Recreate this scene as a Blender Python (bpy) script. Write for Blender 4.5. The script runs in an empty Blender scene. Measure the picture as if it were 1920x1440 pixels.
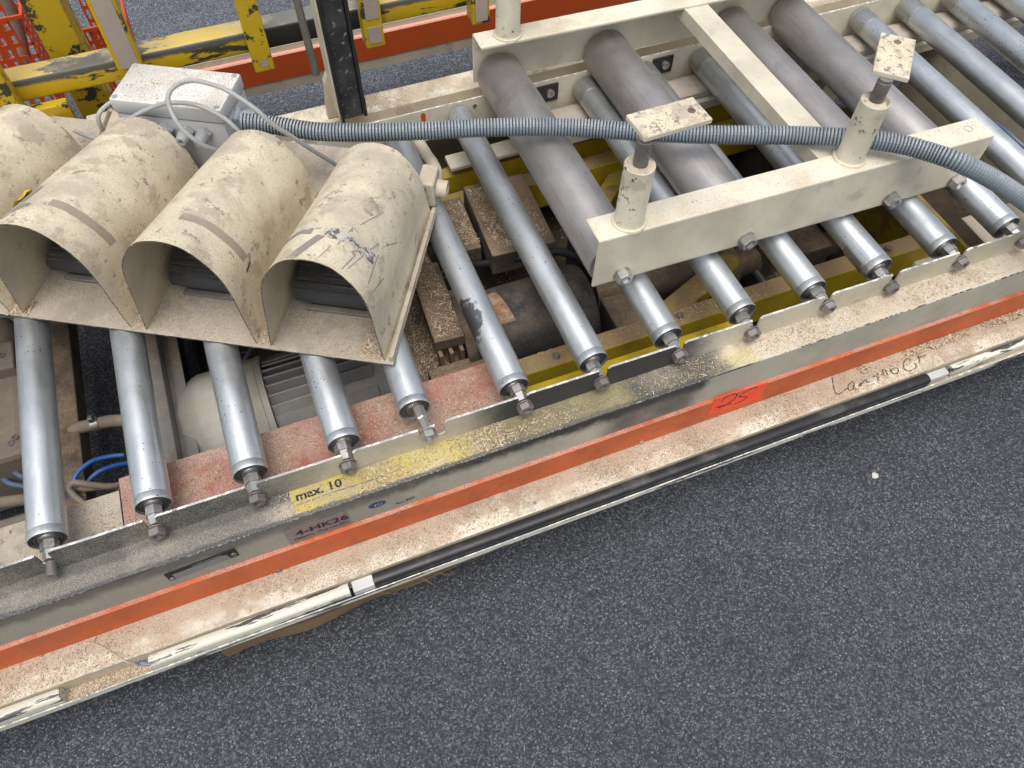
import bpy, bmesh, math, random
from mathutils import Vector, Matrix, Euler
random.seed(7)
R_ = random.Random(11)
PI = math.pi
CAM_R = [(0.9314, 0.3018, -0.2033), (-0.3639, 0.7815, -0.5068), (0.0059, 0.5461, 0.8377)]
CAM_F = 1471.81
FR_O = (0.4745, 0.797, 0.572)
FR_M = [(0.9997, 0.0047, 0.0236), (-0.005, 0.9999, 0.0118), (-0.0235, -0.0119, 0.9997)]
F3 = (0.093, 0.7851, 0.432)
T2 = [(0.6586, 0.2825), (0.6643, 0.2969), (0.678, 0.2988), (0.6891, 0.2935), (0.6897, 0.2784), (0.6814, 0.2692), (0.6709, 0.2632), (0.6616, 0.2615), (0.6542, 0.2669), (0.6615, 0.2667), (0.6731, 0.2639), (0.687, 0.2618)]
T5 = [(0.7343, 0.2914), (0.7212, 0.2949), (0.709, 0.291), (0.6994, 0.2827), (0.6993, 0.2788), (0.7186, 0.2667), (0.7167, 0.2608), (0.7069, 0.2563), (0.6942, 0.2536)]
STK = [(0.6374, 0.2455), (0.7559, 0.2386), (0.7575, 0.296), (0.6415, 0.3036)]
TICK = [(0.6528, 0.2559), (0.6553, 0.2557), (0.6591, 0.2548), (0.6629, 0.2542), (0.6661, 0.2538), (0.6731, 0.2547), (0.6768, 0.2546), (0.6806, 0.254), (0.686, 0.2523)]
PEN = [[(0.9273, 0.5778), (0.917, 0.5582), (0.9126, 0.5429), (0.9177, 0.5389), (0.9343, 0.543), (0.9412, 0.5446)], [(0.9615, 0.5538), (0.9502, 0.5518), (0.942, 0.5443), (0.9425, 0.5377), (0.9522, 0.5404), (0.9607, 0.5499), (0.951, 0.5387), (0.9572, 0.5363)], [(0.9639, 0.5401), (0.9744, 0.5467), (0.967, 0.5389), (0.9803, 0.5466), (0.9874, 0.5481), (0.9854, 0.5425), (0.9907, 0.5415)], [(1.0052, 0.5478), (1.0107, 0.5499), (1.0118, 0.543), (1.0082, 0.538), (1.0141, 0.5378)], [(1.0183, 0.5535), (1.0142, 0.5421)], [(1.032, 0.557), (1.0281, 0.5432)], [(1.0327, 0.5567), (1.0377, 0.5537), (1.035, 0.5417)], [(1.049, 0.5526), (1.0476, 0.5422), (1.0542, 0.5375), (1.0624, 0.5431), (1.0614, 0.55), (1.0538, 0.5508), (1.0441, 0.5458)], [(1.1015, 0.5544), (1.0984, 0.5612), (1.0875, 0.5576), (1.0795, 0.5497), (1.0763, 0.5399), (1.0823, 0.5343), (1.0979, 0.5359), (1.1046, 0.5422), (1.1033, 0.5471)], [(1.1261, 0.5651), (1.1207, 0.5538), (1.1139, 0.5408)], [(1.1173, 0.5562), (1.136, 0.5534)]]
CONDUIT = [(-0.0259, 1.3242, 0.565), (-0.005, 1.3169, 0.562), (0.036, 1.3011, 0.556), (0.1081, 1.2634, 0.55), (0.2026, 1.2283, 0.548), (0.2991, 1.1976, 0.547), (0.3965, 1.1674, 0.548), (0.4931, 1.1338, 0.548), (0.578, 1.098, 0.548), (0.6573, 1.0525, 0.552), (0.7607, 0.9926, 0.56), (0.8471, 0.9475, 0.568), (0.9319, 0.903, 0.576), (1.0054, 0.8488, 0.59), (1.0661, 0.8062, 0.593), (1.1056, 0.767, 0.594), (1.1401, 0.7223, 0.594), (1.1953, 0.6858, 0.57), (1.2552, 0.6445, 0.535), (1.3228, 0.5874, 0.49), (1.3668, 0.5155, 0.46)]
CABLES = [[(-0.0677, 1.3211, 0.5), (-0.0775, 1.2609, 0.56), (-0.1024, 1.2427, 0.6), (-0.1226, 1.2522, 0.63), (-0.1308, 1.2739, 0.65), (-0.1301, 1.306, 0.66), (-0.1138, 1.3184, 0.67), (-0.0852, 1.325, 0.67), (-0.0552, 1.304, 0.67), (-0.029, 1.2734, 0.67), (0.005, 1.2374, 0.65), (0.026, 1.2256, 0.62), (0.0534, 1.2306, 0.58), (0.0837, 1.2434, 0.53), (0.1157, 1.2559, 0.48), (0.1323, 1.2661, 0.45)], [(-0.25, 1.4002, 0.555), (-0.231, 1.3942, 0.57), (-0.2173, 1.3868, 0.58), (-0.1785, 1.3739, 0.6), (-0.1363, 1.3492, 0.62), (-0.0913, 1.3256, 0.62), (-0.0534, 1.3019, 0.6), (-0.0314, 1.2824, 0.57), (-0.0233, 1.294, 0.53)], [(-0.2701, 1.4484, 0.5), (-0.275, 1.4394, 0.52), (-0.2772, 1.4222, 0.55), (-0.2697, 1.4199, 0.58), (-0.2432, 1.4323, 0.59), (-0.2244, 1.4268, 0.59), (-0.1999, 1.4271, 0.57), (-0.1822, 1.4006, 0.56), (-0.1744, 1.3881, 0.556)], [(-0.3546, 1.5607, 0.46), (-0.3291, 1.5106, 0.48), (-0.307, 1.4788, 0.49), (-0.287, 1.4531, 0.5), (-0.2708, 1.4419, 0.5)], [(-0.1729, 1.3856, 0.55), (-0.1674, 1.3901, 0.53), (-0.1559, 1.3918, 0.51), (-0.1332, 1.3701, 0.52), (-0.1183, 1.3582, 0.54), (-0.118, 1.3647, 0.55)], [(-0.106, 1.3518, 0.55), (-0.0986, 1.3569, 0.52), (-0.0827, 1.3532, 0.5), (-0.0636, 1.3485, 0.49)]]
STRAP = [(-0.2477, 1.4281, 0.58), (-0.2759, 1.4821, 0.52), (-0.3065, 1.5081, 0.47)]
PIPE = [(0.2905, 1.3004, 0.465), (0.2985, 1.2718, 0.463), (0.3021, 1.2302, 0.462), (0.3058, 1.2001, 0.462), (0.304, 1.171, 0.462), (0.2921, 1.1454, 0.46), (0.2856, 1.1418, 0.45)]
BLUE1 = [(-0.4318, 0.9347, 0.19), (-0.4595, 0.9348, 0.2), (-0.4853, 0.9281, 0.21), (-0.5108, 0.9115, 0.21), (-0.5264, 0.8909, 0.2), (-0.5437, 0.8667, 0.18)]
BLUE2 = [(-0.4245, 0.9188, 0.18), (-0.4472, 0.9104, 0.2), (-0.4733, 0.9006, 0.21), (-0.4976, 0.8915, 0.2), (-0.5224, 0.8701, 0.18)]
BLUE3 = [(-0.6881, 1.0446, 0.16), (-0.6641, 1.0171, 0.17), (-0.6407, 0.9877, 0.18), (-0.6223, 0.9648, 0.18), (-0.613, 0.9571, 0.16)]
BLUE4 = [(-0.6887, 1.0172, 0.16), (-0.665, 0.9878, 0.17), (-0.6485, 0.9644, 0.17), (-0.6277, 0.9543, 0.16)]
HOSE1 = [(-0.4278, 0.8645, 0.2), (-0.4543, 0.8562, 0.22), (-0.4867, 0.8682, 0.23), (-0.5092, 0.8804, 0.23), (-0.5221, 0.879, 0.22), (-0.5191, 0.8656, 0.21), (-0.5061, 0.8482, 0.2)]
HOSE2 = [(-0.4291, 0.8532, 0.2), (-0.4623, 0.8644, 0.21), (-0.4902, 0.8718, 0.21), (-0.5217, 0.8891, 0.2)]
COND2 = [(-0.547, 1.02, 0.17), (-0.5299, 1.0268, 0.18), (-0.5052, 1.028, 0.19), (-0.4751, 1.0254, 0.19), (-0.4499, 1.0223, 0.19), (-0.4201, 1.0134, 0.19)]
CREAM1 = [(-0.6812, 0.9367, 0.16), (-0.6481, 0.9237, 0.17), (-0.6103, 0.915, 0.17)]
CREAM2 = [(-0.7025, 0.9096, 0.12), (-0.6689, 0.9014, 0.13), (-0.6204, 0.9026, 0.13)]
BLKHOSE = [(0.3393, 1.1419, 0.22), (0.3672, 1.1132, 0.23), (0.4203, 1.0869, 0.25), (0.4763, 1.0706, 0.26), (0.5234, 1.0625, 0.26), (0.5652, 1.0526, 0.24), (0.5921, 1.0468, 0.2), (0.6246, 1.057, 0.12)]
BLUER = [(1.7173, 1.0849, 0.25), (1.7059, 1.0472, 0.27), (1.6967, 1.0057, 0.28), (1.6969, 0.9683, 0.28), (1.7172, 0.9283, 0.27)]
BLUEDUCT = [(-0.4534, 0.5225, 0.2), (-0.4454, 0.5275, 0.197), (-0.4334, 0.5261, 0.195), (-0.4211, 0.5222, 0.192)]
BLUEDUCT2 = [(-0.4646, 0.534, 0.19), (-0.4469, 0.5213, 0.195), (-0.4358, 0.5159, 0.192), (-0.4214, 0.5126, 0.19)]
TWIG = [(-0.518, 0.5755, 0.226), (-0.4966, 0.5614, 0.23), (-0.477, 0.5396, 0.232), (-0.4597, 0.5204, 0.228), (-0.4526, 0.5165, 0.215)]
POST1 = (0.068, 0.0282)
POST2 = (0.525, 0.0398)

# ------------------------------------------------------------------ camera, world, sun, exposure
scene = bpy.context.scene
C = scene.collection
cam = bpy.data.cameras.new('camera'); camo = bpy.data.objects.new('camera', cam); C.objects.link(camo)
cam.sensor_width = 36; cam.sensor_fit = 'HORIZONTAL'; cam.lens = CAM_F*36/1920; cam.clip_start = .02; cam.clip_end = 200
mw = Matrix.Identity(4)
for i in range(3):
    for j in range(3): mw[i][j] = CAM_R[i][j]
mw[2][3] = 1.54
camo.matrix_world = mw
scene.camera = camo
W = bpy.data.worlds.new("World"); scene.world = W; W.use_nodes = True
nt = W.node_tree; bg = nt.nodes['Background']
sky = nt.nodes.new('ShaderNodeTexSky'); sky.sky_type = 'NISHITA'; sky.sun_disc = False
SUN_EL, SUN_AZ = math.radians(74), math.radians(205)
sky.sun_elevation = SUN_EL; sky.sun_rotation = SUN_AZ
sky.air_density = 1.3; sky.dust_density = 5.0; sky.ozone_density = 2.5
hsv = nt.nodes.new('ShaderNodeHueSaturation'); hsv.inputs['Saturation'].default_value = .38
nt.links.new(sky.outputs[0], hsv.inputs['Color']); nt.links.new(hsv.outputs[0], bg.inputs[0])
bg.inputs[1].default_value = .12
sun = bpy.data.lights.new('sun', 'SUN'); sun.energy = 1.3; sun.angle = math.radians(44); sun.color = (1, .965, .91)
suno = bpy.data.objects.new('sun', sun); C.objects.link(suno)
sd = Vector((math.cos(SUN_EL)*math.sin(SUN_AZ), math.cos(SUN_EL)*math.cos(SUN_AZ), math.sin(SUN_EL)))
suno.rotation_euler = sd.to_track_quat('Z', 'Y').to_euler()
scene.view_settings.view_transform = 'Standard'; scene.view_settings.look = 'None'
scene.view_settings.exposure = 0.36; scene.view_settings.gamma = 1; scene.view_settings.use_curve_mapping = False

# ------------------------------------------------------------------ material helpers
class G:
    def __init__(s, name):
        s.m = bpy.data.materials.new(name); s.m.use_nodes = True
        s.t = s.m.node_tree; s.n = s.t.nodes; s.b = s.n['Principled BSDF']
        s.geo = s.n.new('ShaderNodeNewGeometry'); s.pos = s.geo.outputs['Position']; s.nor = s.geo.outputs['Normal']
    def put(s, sock, v):
        if isinstance(v, (int, float)): sock.default_value = v
        elif isinstance(v, tuple): sock.default_value = v if len(v) == 4 or len(sock.default_value) == 3 else (*v, 1)
        else: s.t.links.new(v, sock)
    def math(s, op, a, b=0.0, clamp=False):
        n = s.n.new('ShaderNodeMath'); n.operation = op; n.use_clamp = clamp
        s.put(n.inputs[0], a); s.put(n.inputs[1], b); return n.outputs[0]
    def mul(s, a, b): return s.math('MULTIPLY', a, b)
    def add(s, a, b): return s.math('ADD', a, b)
    def obj(s):
        return s.n.new('ShaderNodeTexCoord').outputs['Object']
    def scale(s, v, sc, loc=(0, 0, 0)):
        n = s.n.new('ShaderNodeMapping'); s.put(n.inputs[0], v); n.inputs['Scale'].default_value = sc
        n.inputs['Location'].default_value = loc; return n.outputs[0]
    def noise(s, sc, det=4, rough=.55, vec=None, dist=0):
        n = s.n.new('ShaderNodeTexNoise'); s.put(n.inputs['Vector'], vec or s.pos)
        n.inputs['Scale'].default_value = sc; n.inputs['Detail'].default_value = det
        n.inputs['Roughness'].default_value = rough; n.inputs['Distortion'].default_value = dist; return n.outputs[0]
    def vor(s, sc, out='Distance', vec=None, feat='F1', rnd=1):
        n = s.n.new('ShaderNodeTexVoronoi'); n.feature = feat; s.put(n.inputs['Vector'], vec or s.pos)
        n.inputs['Scale'].default_value = sc; n.inputs['Randomness'].default_value = rnd; return n.outputs[out]
    def ss(s, v, a, b):        # smooth step from a to b
        n = s.n.new('ShaderNodeMapRange'); n.interpolation_type = 'SMOOTHSTEP'; n.clamp = True
        s.put(n.inputs[0], v); s.put(n.inputs[1], a); s.put(n.inputs[2], b); return n.outputs[0]
    def mix(s, f, a, b):
        n = s.n.new('ShaderNodeMix'); n.data_type = 'RGBA'; s.put(n.inputs[0], f); s.put(n.inputs[6], a); s.put(n.inputs[7], b)
        return n.outputs[2]
    def sep(s, v):
        n = s.n.new('ShaderNodeSeparateXYZ'); s.put(n.inputs[0], v); return n.outputs
    def hsvval(s, c, v):
        n = s.n.new('ShaderNodeHueSaturation'); s.put(n.inputs['Color'], c); s.put(n.inputs['Value'], v); return n.outputs[0]
    def bump(s, h, st, dist=.001):
        n = s.n.new('ShaderNodeBump'); n.inputs['Strength'].default_value = st; n.inputs['Distance'].default_value = dist
        s.put(n.inputs['Height'], h); return n.outputs[0]
    def up(s, a=.45, b=.92): return s.ss(s.sep(s.nor)[2], a, b)
    def band(s, a, x0, x1, soft=.02):
        return s.mul(s.ss(a, x0-soft, x0+soft), s.ss(a, x1+soft, x1-soft))
    def done(s, col, rough=.5, metal=0.0, bump=None, spec=None):
        s.put(s.b.inputs['Base Color'], col); s.put(s.b.inputs['Roughness'], rough); s.put(s.b.inputs['Metallic'], metal)
        if bump is not None: s.t.links.new(bump, s.b.inputs['Normal'])
        if spec is not None: s.b.inputs['Specular IOR Level'].default_value = spec
        return s.m

def paint(name, base, rough=.45, metal=0., stain=None, stain_at=.6, dust=None, dust_amt=.5, dust_all=0., chips=None, chip_at=.70,
          chip_scale=60, specks=.0, speck_col=(.06, .05, .045), grain=.25, bump=.25, stretch=None, regions=(), var=.16, soot=None, scratch=0., flour=None):
    g = G(name)
    v = g.pos if stretch is None else g.scale(g.pos, stretch)
    c = g.mix(g.ss(g.noise(9, 5, .6, v), .3, .7), tuple(x*(1-var) for x in base), tuple(min(1, x*(1+var*.6)) for x in base))
    if stain:
        f = g.ss(g.noise(16, 7, .66, v), stain_at, stain_at+.09); c = g.mix(g.mul(f, .75), c, stain)
    if chips:
        f = g.ss(g.noise(chip_scale, 6, .7, v), chip_at, chip_at+.02); c = g.mix(f, c, chips)
    def do_regions(c, late):
        for rg in regions:
            if (len(rg) > 7) != late: continue
            (ax, x0, x1, soft, col, amt, nz) = rg[:7]
            xyz = g.sep(g.pos); m = None
            for k, (lo, hi) in zip(ax, ((x0, x1),) if len(ax) == 1 else (x0, x1)):
                b = g.band(g.add(xyz['xyz'.index(k)], g.mul(g.add(g.noise(26, 6, .68), -.5), nz)), lo, hi, soft)
                m = b if m is None else g.mul(m, b)
            if amt < .95:
                m = g.mul(m, g.add(g.mul(g.ss(g.noise(650, 3, .7), .34, .56), .55), g.mul(g.ss(g.noise(9, 6, .65), .25, .52), .45)))
                m = g.mul(m, min(1, amt*1.25))
            c = g.mix(m, c, col)
        return c
    c = do_regions(c, False)
    if dust:
        d = g.ss(g.noise(11, 8, .68), .62-.4*dust_amt, .78-.3*dust_amt)
        fine = g.ss(g.noise(520, 2, .6), .30, .62)
        d = g.mul(d, g.add(g.mul(fine, .55), .45))
        u = g.up() if dust_all == 0 else g.math('MAXIMUM', g.up(), dust_all)
        dc = g.mix(fine, tuple(x*.62 for x in dust), tuple(min(1, x*1.2) for x in dust))
        c = g.mix(g.mul(d, u), c, dc)
    if flour:
        fc, fa = flour
        pt = g.ss(g.noise(7, 7, .7), .40, .60); f1 = g.ss(g.noise(330, 4, .72), .50, .60); f2 = g.ss(g.noise(240, 4, .7, g.scale(g.pos, (1, 1, 1), (3.1, 1.7, .4))), .54, .62)
        c = g.mix(g.mul(g.mul(f1, pt), fa), c, fc); c = g.mix(g.mul(g.mul(f2, pt), fa*.6), c, tuple(min(1, q*2.3) for q in fc))
    c = do_regions(c, True)
    if soot:
        f = g.ss(g.noise(300, 4, .75), .50, .68); f2 = g.ss(g.noise(5, 4, .6), .38, .62)
        c = g.mix(g.mul(g.mul(f, f2), soot), c, (.035, .035, .038))
    if scratch:
        for (rot, sc_) in ((.5, (14, 420, 420)), (-.9, (380, 16, 200))):
            n_ = g.n.new('ShaderNodeMapping'); g.put(n_.inputs[0], g.pos); n_.inputs['Rotation'].default_value = (.2, .3, rot); n_.inputs['Scale'].default_value = sc_
            f = g.mul(g.ss(g.noise(1, 2, .5, n_.outputs[0]), .70, .74), g.ss(g.noise(13, 3, .6), .48, .62)); c = g.mix(g.mul(f, scratch), c, (.13, .11, .09))
    if specks:
        w_ = g.n.new('ShaderNodeVectorMath'); w_.operation = 'ADD'; nz_ = g.n.new('ShaderNodeTexNoise'); g.put(nz_.inputs['Vector'], g.pos); nz_.inputs['Scale'].default_value = 260; nz_.inputs['Detail'].default_value = 3
        sc2 = g.n.new('ShaderNodeVectorMath'); sc2.operation = 'SCALE'; g.put(sc2.inputs[0], nz_.outputs['Color']); sc2.inputs['Scale'].default_value = .007
        g.put(w_.inputs[0], g.pos); g.put(w_.inputs[1], sc2.outputs[0]); wv = w_.outputs[0]
        gate = g.ss(g.noise(17, 4, .6), .40, .62)
        dd = g.vor(150, vec=wv); rr = g.mul(g.mul(g.sep(g.vor(150, 'Color', vec=wv))[0], specks*.9), gate)
        c = g.mix(g.mul(g.math('LESS_THAN', dd, rr), .85), c, speck_col)
        d3 = g.vor(460, vec=wv); r3 = g.mul(g.sep(g.vor(460, 'Color', vec=wv))[1], specks*1.3)
        c = g.mix(g.mul(g.math('LESS_THAN', d3, r3), .6), c, speck_col)
    gn = g.noise(700, 2, .6)
    c = g.hsvval(c, g.add(g.mul(gn, grain*2), 1-grain))
    h = g.add(g.mul(g.noise(160, 5, .65), .6), g.mul(gn, .4))
    ro = g.add(g.mul(g.noise(40, 4), .3), rough-.12)
    return g.done(c, ro, metal, g.bump(h, bump, .0012))

CREAM = (.66, .61, .48)
def mk_asphalt():
    g = G('asphalt')
    p0 = g.scale(g.pos, (1, 1, .2))
    nz_ = g.n.new('ShaderNodeTexNoise'); g.put(nz_.inputs['Vector'], p0); nz_.inputs['Scale'].default_value = 150; nz_.inputs['Detail'].default_value = 3
    sc2 = g.n.new('ShaderNodeVectorMath'); sc2.operation = 'SCALE'; g.put(sc2.inputs[0], nz_.outputs['Color']); sc2.inputs['Scale'].default_value = .0032
    ad_ = g.n.new('ShaderNodeVectorMath'); ad_.operation = 'ADD'; g.put(ad_.inputs[0], p0); g.put(ad_.inputs[1], sc2.outputs[0]); p = ad_.outputs[0]
    v1 = g.vor(195, vec=p); c1 = g.sep(g.vor(195, 'Color', vec=p)); v2 = g.vor(400, vec=p); c2 = g.sep(g.vor(400, 'Color', vec=p))
    a = g.mix(g.math('POWER', c1[0], 2.6), (.033, .037, .046), (.150, .160, .182))
    b = g.mix(g.math('POWER', c2[0], 2.4), (.028, .032, .040), (.165, .175, .198))
    col = g.mix(g.ss(g.noise(60, 3, vec=p), .40, .50), a, b)
    col = g.mix(g.mul(g.ss(v1, .45, .68), .6), col, (.016, .017, .021))
    light = g.mul(g.math('GREATER_THAN', c1[1], .93), g.ss(v1, .38, .25)); col = g.mix(g.mul(light, .6), col, (.30, .31, .325)); fn_ = g.noise(620, 3, .7); col = g.hsvval(col, g.add(g.mul(fn_, .9), .58))
    l2 = g.mul(g.math('GREATER_THAN', c2[1], .955), g.ss(v2, .36, .2)); col = g.mix(g.mul(l2, .85), col, (.48, .48, .49))
    big = g.add(g.mul(g.noise(1.4, 4, .55), .7), g.mul(g.noise(7, 5, .65), .3)); far_sheen = g.ss(g.add(g.sep(g.pos)[1], g.mul(g.noise(.9, 3), .8)), 1.4, 2.6)  # grazing sheen painted in: far ground made brighter in the colour itself
    col = g.hsvval(col, g.mul(g.add(g.mul(big, 1.3), .40), g.add(g.mul(far_sheen, .7), 1.0)))
    h = g.add(g.mul(g.ss(v1, .75, .0), g.add(g.mul(c1[2], .7), .3)), g.mul(g.ss(v2, .7, .0), .35))
    h = g.add(h, g.mul(g.noise(900, 3, .7), .25))
    return g.done(col, g.add(g.mul(c1[1], .25), .62), 0, g.bump(h, .7, .003), .5)
def mk_galv(name, base=(.63, .66, .685), rough=.385, dark=(.27, .28, .30), smear=.4, metal=.86, specks=.33, smear_at=None):
    g = G(name)
    oi = g.n.new('ShaderNodeObjectInfo').outputs['Random']
    cmb = g.n.new('ShaderNodeCombineXYZ'); g.put(cmb.inputs[0], g.mul(oi, 31.)); g.put(cmb.inputs[1], g.mul(oi, 17.)); 
    av = g.n.new('ShaderNodeVectorMath'); av.operation = 'ADD'; g.put(av.inputs[0], g.obj()); g.put(av.inputs[1], cmb.outputs[0]); o = av.outputs[0]
    c = g.mix(g.ss(g.noise(14, 6, .62, g.scale(o, (1, .4, 1))), .3, .72), tuple(x*.82 for x in base), tuple(min(1, x*1.12) for x in base))
    st = g.noise(30, 5, .6, g.scale(o, (3.5, .16, 3.5))); c = g.mix(g.mul(g.ss(st, .52, .72), .35), c, dark)
    f = g.mul(g.ss(g.noise(9, 8, .72, o), .56, .68), smear); c = g.mix(f, c, dark)
    if smear_at:
        q = g.sep(g.pos); ex = g.mul(g.add(q[0], -smear_at[0]), 1/.030); ey = g.mul(g.add(q[1], -smear_at[1]), 1/.050)
        dd_ = g.add(g.math('POWER', g.add(g.mul(ex, ex), g.mul(ey, ey)), .5), g.mul(g.add(g.noise(70, 6, .7), -.5), 2.2))
        c = g.mix(g.mul(g.ss(dd_, 1.0, .75), .85), c, (.07, .075, .085))
    ds = g.ss(g.noise(190, 3, .7, o), .60, .70); c = g.mix(g.mul(g.mul(ds, g.ss(g.noise(7, 3, .5, o), .45, .65)), .55), c, (.09, .09, .09))
    dd = g.vor(110, vec=o); rr = g.mul(g.sep(g.vor(110, 'Color', vec=o))[0], specks)
    rr = g.mul(rr, g.ss(g.noise(6, 2, .5, o), .36, .6)); c = g.mix(g.mul(g.math('LESS_THAN', dd, g.mul(rr, .55)), .85), c, (.05, .05, .05))
    ro = g.add(g.mul(g.noise(25, 5, .6, o), .36), rough-.12); ro = g.add(ro, g.mul(f, .25))
    h = g.add(g.noise(260, 4, .6, o), g.mul(g.noise(18, 3, .5, o), 2.0))
    return g.done(c, ro, metal, g.bump(h, .10, .0012))

M = {}
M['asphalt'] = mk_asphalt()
M['galv'] = mk_galv('galvanised_tube', smear_at=(.245, .835))
M['sleeve'] = mk_galv('worn_sleeve', (.46, .46, .45), .36, (.15, .14, .13), .7, .85)
M['bigroll'] = mk_galv('bare_steel_tube', (.47, .445, .435), .44, (.27, .25, .24), .7, .80, .2)
M['steel'] = mk_galv('dull_steel', (.30, .29, .28), .42, (.10, .09, .085), .7, .8)
M['zinc'] = mk_galv('zinc_bolt', (.55, .54, .52), .36, (.22, .2, .18), .6, .85)
M['darkbolt'] = mk_galv('dark_oiled_bolt', (.30, .275, .26), .45, (.09, .08, .075), .7, .6)
M['cream'] = paint('cream_paint', CREAM, .42, stain=(.50, .46, .37), stain_at=.585, specks=.10, grain=.07, bump=.12, chips=(.12, .11, .10), chip_at=.765, chip_scale=45)
M['cream_top'] = paint('cream_paint_dusted', (.74, .69, .55), .6, dust=(.62, .50, .36), dust_amt=.35, specks=.26, grain=.12, bump=.3, chips=(.16, .14, .13), chip_at=.75)
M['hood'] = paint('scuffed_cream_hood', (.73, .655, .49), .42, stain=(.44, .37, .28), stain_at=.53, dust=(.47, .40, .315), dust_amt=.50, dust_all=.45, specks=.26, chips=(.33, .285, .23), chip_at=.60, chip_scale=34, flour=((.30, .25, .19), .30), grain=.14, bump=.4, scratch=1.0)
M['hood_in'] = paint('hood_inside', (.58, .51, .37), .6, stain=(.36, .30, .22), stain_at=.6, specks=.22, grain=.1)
M['baseplate'] = paint('dusty_base_plate', (.48, .43, .35), .7, stain=(.33, .29, .24), stain_at=.47, dust=(.46, .395, .31), dust_amt=.55, specks=.2, grain=.2, bump=.5, flour=((.22, .17, .12), .6))
M['raw_edge'] = paint('rusty_raw_edge', (.16, .135, .11), .7, stain=(.07, .05, .04), stain_at=.46, chips=(.6, .54, .42), chip_at=.58, chip_scale=90, stretch=(1, 1, 6), grain=.3)
M['worn_edge'] = paint('worn_metal_edge', (.46, .46, .47), .55, chips=(.80, .76, .66), chip_at=.52, chip_scale=85, stain=(.12, .12, .14), stain_at=.55, grain=.25)
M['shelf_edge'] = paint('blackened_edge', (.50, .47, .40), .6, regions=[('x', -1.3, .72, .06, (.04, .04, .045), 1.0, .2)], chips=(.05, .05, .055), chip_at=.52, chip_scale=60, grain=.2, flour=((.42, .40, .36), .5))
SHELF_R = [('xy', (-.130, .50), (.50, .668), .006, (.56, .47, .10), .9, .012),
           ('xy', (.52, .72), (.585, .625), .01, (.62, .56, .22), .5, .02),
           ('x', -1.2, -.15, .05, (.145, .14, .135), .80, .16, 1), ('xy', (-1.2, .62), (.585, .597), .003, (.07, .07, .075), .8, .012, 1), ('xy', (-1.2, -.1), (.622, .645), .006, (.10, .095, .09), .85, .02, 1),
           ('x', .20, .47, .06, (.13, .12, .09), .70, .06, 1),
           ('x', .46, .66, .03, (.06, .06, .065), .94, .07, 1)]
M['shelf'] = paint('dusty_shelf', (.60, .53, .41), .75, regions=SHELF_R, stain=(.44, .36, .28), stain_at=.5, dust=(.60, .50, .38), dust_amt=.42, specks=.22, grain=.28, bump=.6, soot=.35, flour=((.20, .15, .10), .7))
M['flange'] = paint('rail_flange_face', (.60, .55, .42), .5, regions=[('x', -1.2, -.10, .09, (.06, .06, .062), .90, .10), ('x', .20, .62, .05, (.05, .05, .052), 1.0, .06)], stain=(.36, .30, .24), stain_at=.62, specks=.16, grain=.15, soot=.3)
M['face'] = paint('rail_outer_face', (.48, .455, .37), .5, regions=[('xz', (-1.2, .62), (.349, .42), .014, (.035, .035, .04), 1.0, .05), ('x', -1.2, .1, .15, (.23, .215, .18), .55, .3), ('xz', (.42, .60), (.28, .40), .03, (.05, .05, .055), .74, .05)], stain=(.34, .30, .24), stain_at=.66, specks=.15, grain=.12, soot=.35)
M['orange'] = paint('orange_strip', (.56, .105, .022), .45, stain=(.42, .085, .035), stain_at=.52, dust=(.50, .27, .21), dust_amt=.7, dust_all=.0, specks=.08, grain=.08, bump=.12, chips=(.30, .07, .04), chip_at=.70, flour=((.66, .36, .22), .14))
M['orange_clean'] = paint('orange_strip_clean', (.54, .088, .018), .35, grain=.04, bump=.05, var=.06, dust=(.85, .50, .40), dust_amt=1.2)
M['tray'] = paint('sawdust_tray', (.76, .71, .585), .75, stain=(.40, .32, .23), stain_at=.50, dust=(.44, .35, .25), dust_amt=.5, specks=.24, speck_col=(.16, .10, .06), grain=.2, bump=.6, flour=((.26, .18, .11), .9), regions=[('y', .551, .62, .010, (.30, .215, .145), .60, .045)])
M['ductfloor'] = paint('duct_floor', (.56, .47, .34), .8, dust=(.55, .43, .28), dust_amt=.9, specks=.3, grain=.25, bump=.6)
M['ductcream'] = paint('duct_cover', (.66, .64, .54), .4, stain=(.50, .47, .38), stain_at=.6, chips=(.07, .075, .085), chip_at=.53, chip_scale=44, stretch=(.12, 1, 1), specks=.14, grain=.06)
M['rubber'] = paint('black_rubber', (.022, .022, .025), .38, grain=.15, bump=.1, specks=.10, speck_col=(.3, .28, .25), dust=(.09, .085, .08), dust_amt=.35)
M['matblack'] = paint('matt_black_arm', (.025, .025, .027), .6, chips=(.22, .22, .22), chip_at=.60, chip_scale=90, dust=(.12, .12, .12), dust_amt=.5, dust_all=.5, grain=.3)
M['pedal'] = paint('pedal_rubber', (.036, .036, .039), .42, dust=(.12, .11, .10), dust_amt=.6, grain=.3, stretch=(1, 1, 1))
M['plastic'] = paint('light_grey_plastic', (.50, .51, .52), .4, grain=.04, bump=.05, var=.05, specks=.05)
M['plastic_top'] = paint('dusty_grey_lid', (.74, .72, .69), .6, stain=(.55, .47, .36), stain_at=.62, dust=(.60, .54, .46), dust_amt=.6, specks=.36, grain=.16, bump=.4, flour=((.30, .27, .22), .5))
M['gland'] = paint('gland_grey', (.30, .32, .34), .4, grain=.05, dust=(.45, .42, .38), dust_amt=.5)
M['conduit'] = paint('conduit_grey', (.20, .235, .265), .55, grain=.04, var=.05, dust=(.36, .38, .40), dust_amt=.6, bump=.05)
M['conduit_gap'] = paint('conduit_gap', (.035, .043, .05), .7, grain=.04)
M['cable'] = paint('grey_cable', (.36, .37, .37), .5, grain=.06, dust=(.42, .38, .32), dust_amt=.5)
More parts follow.
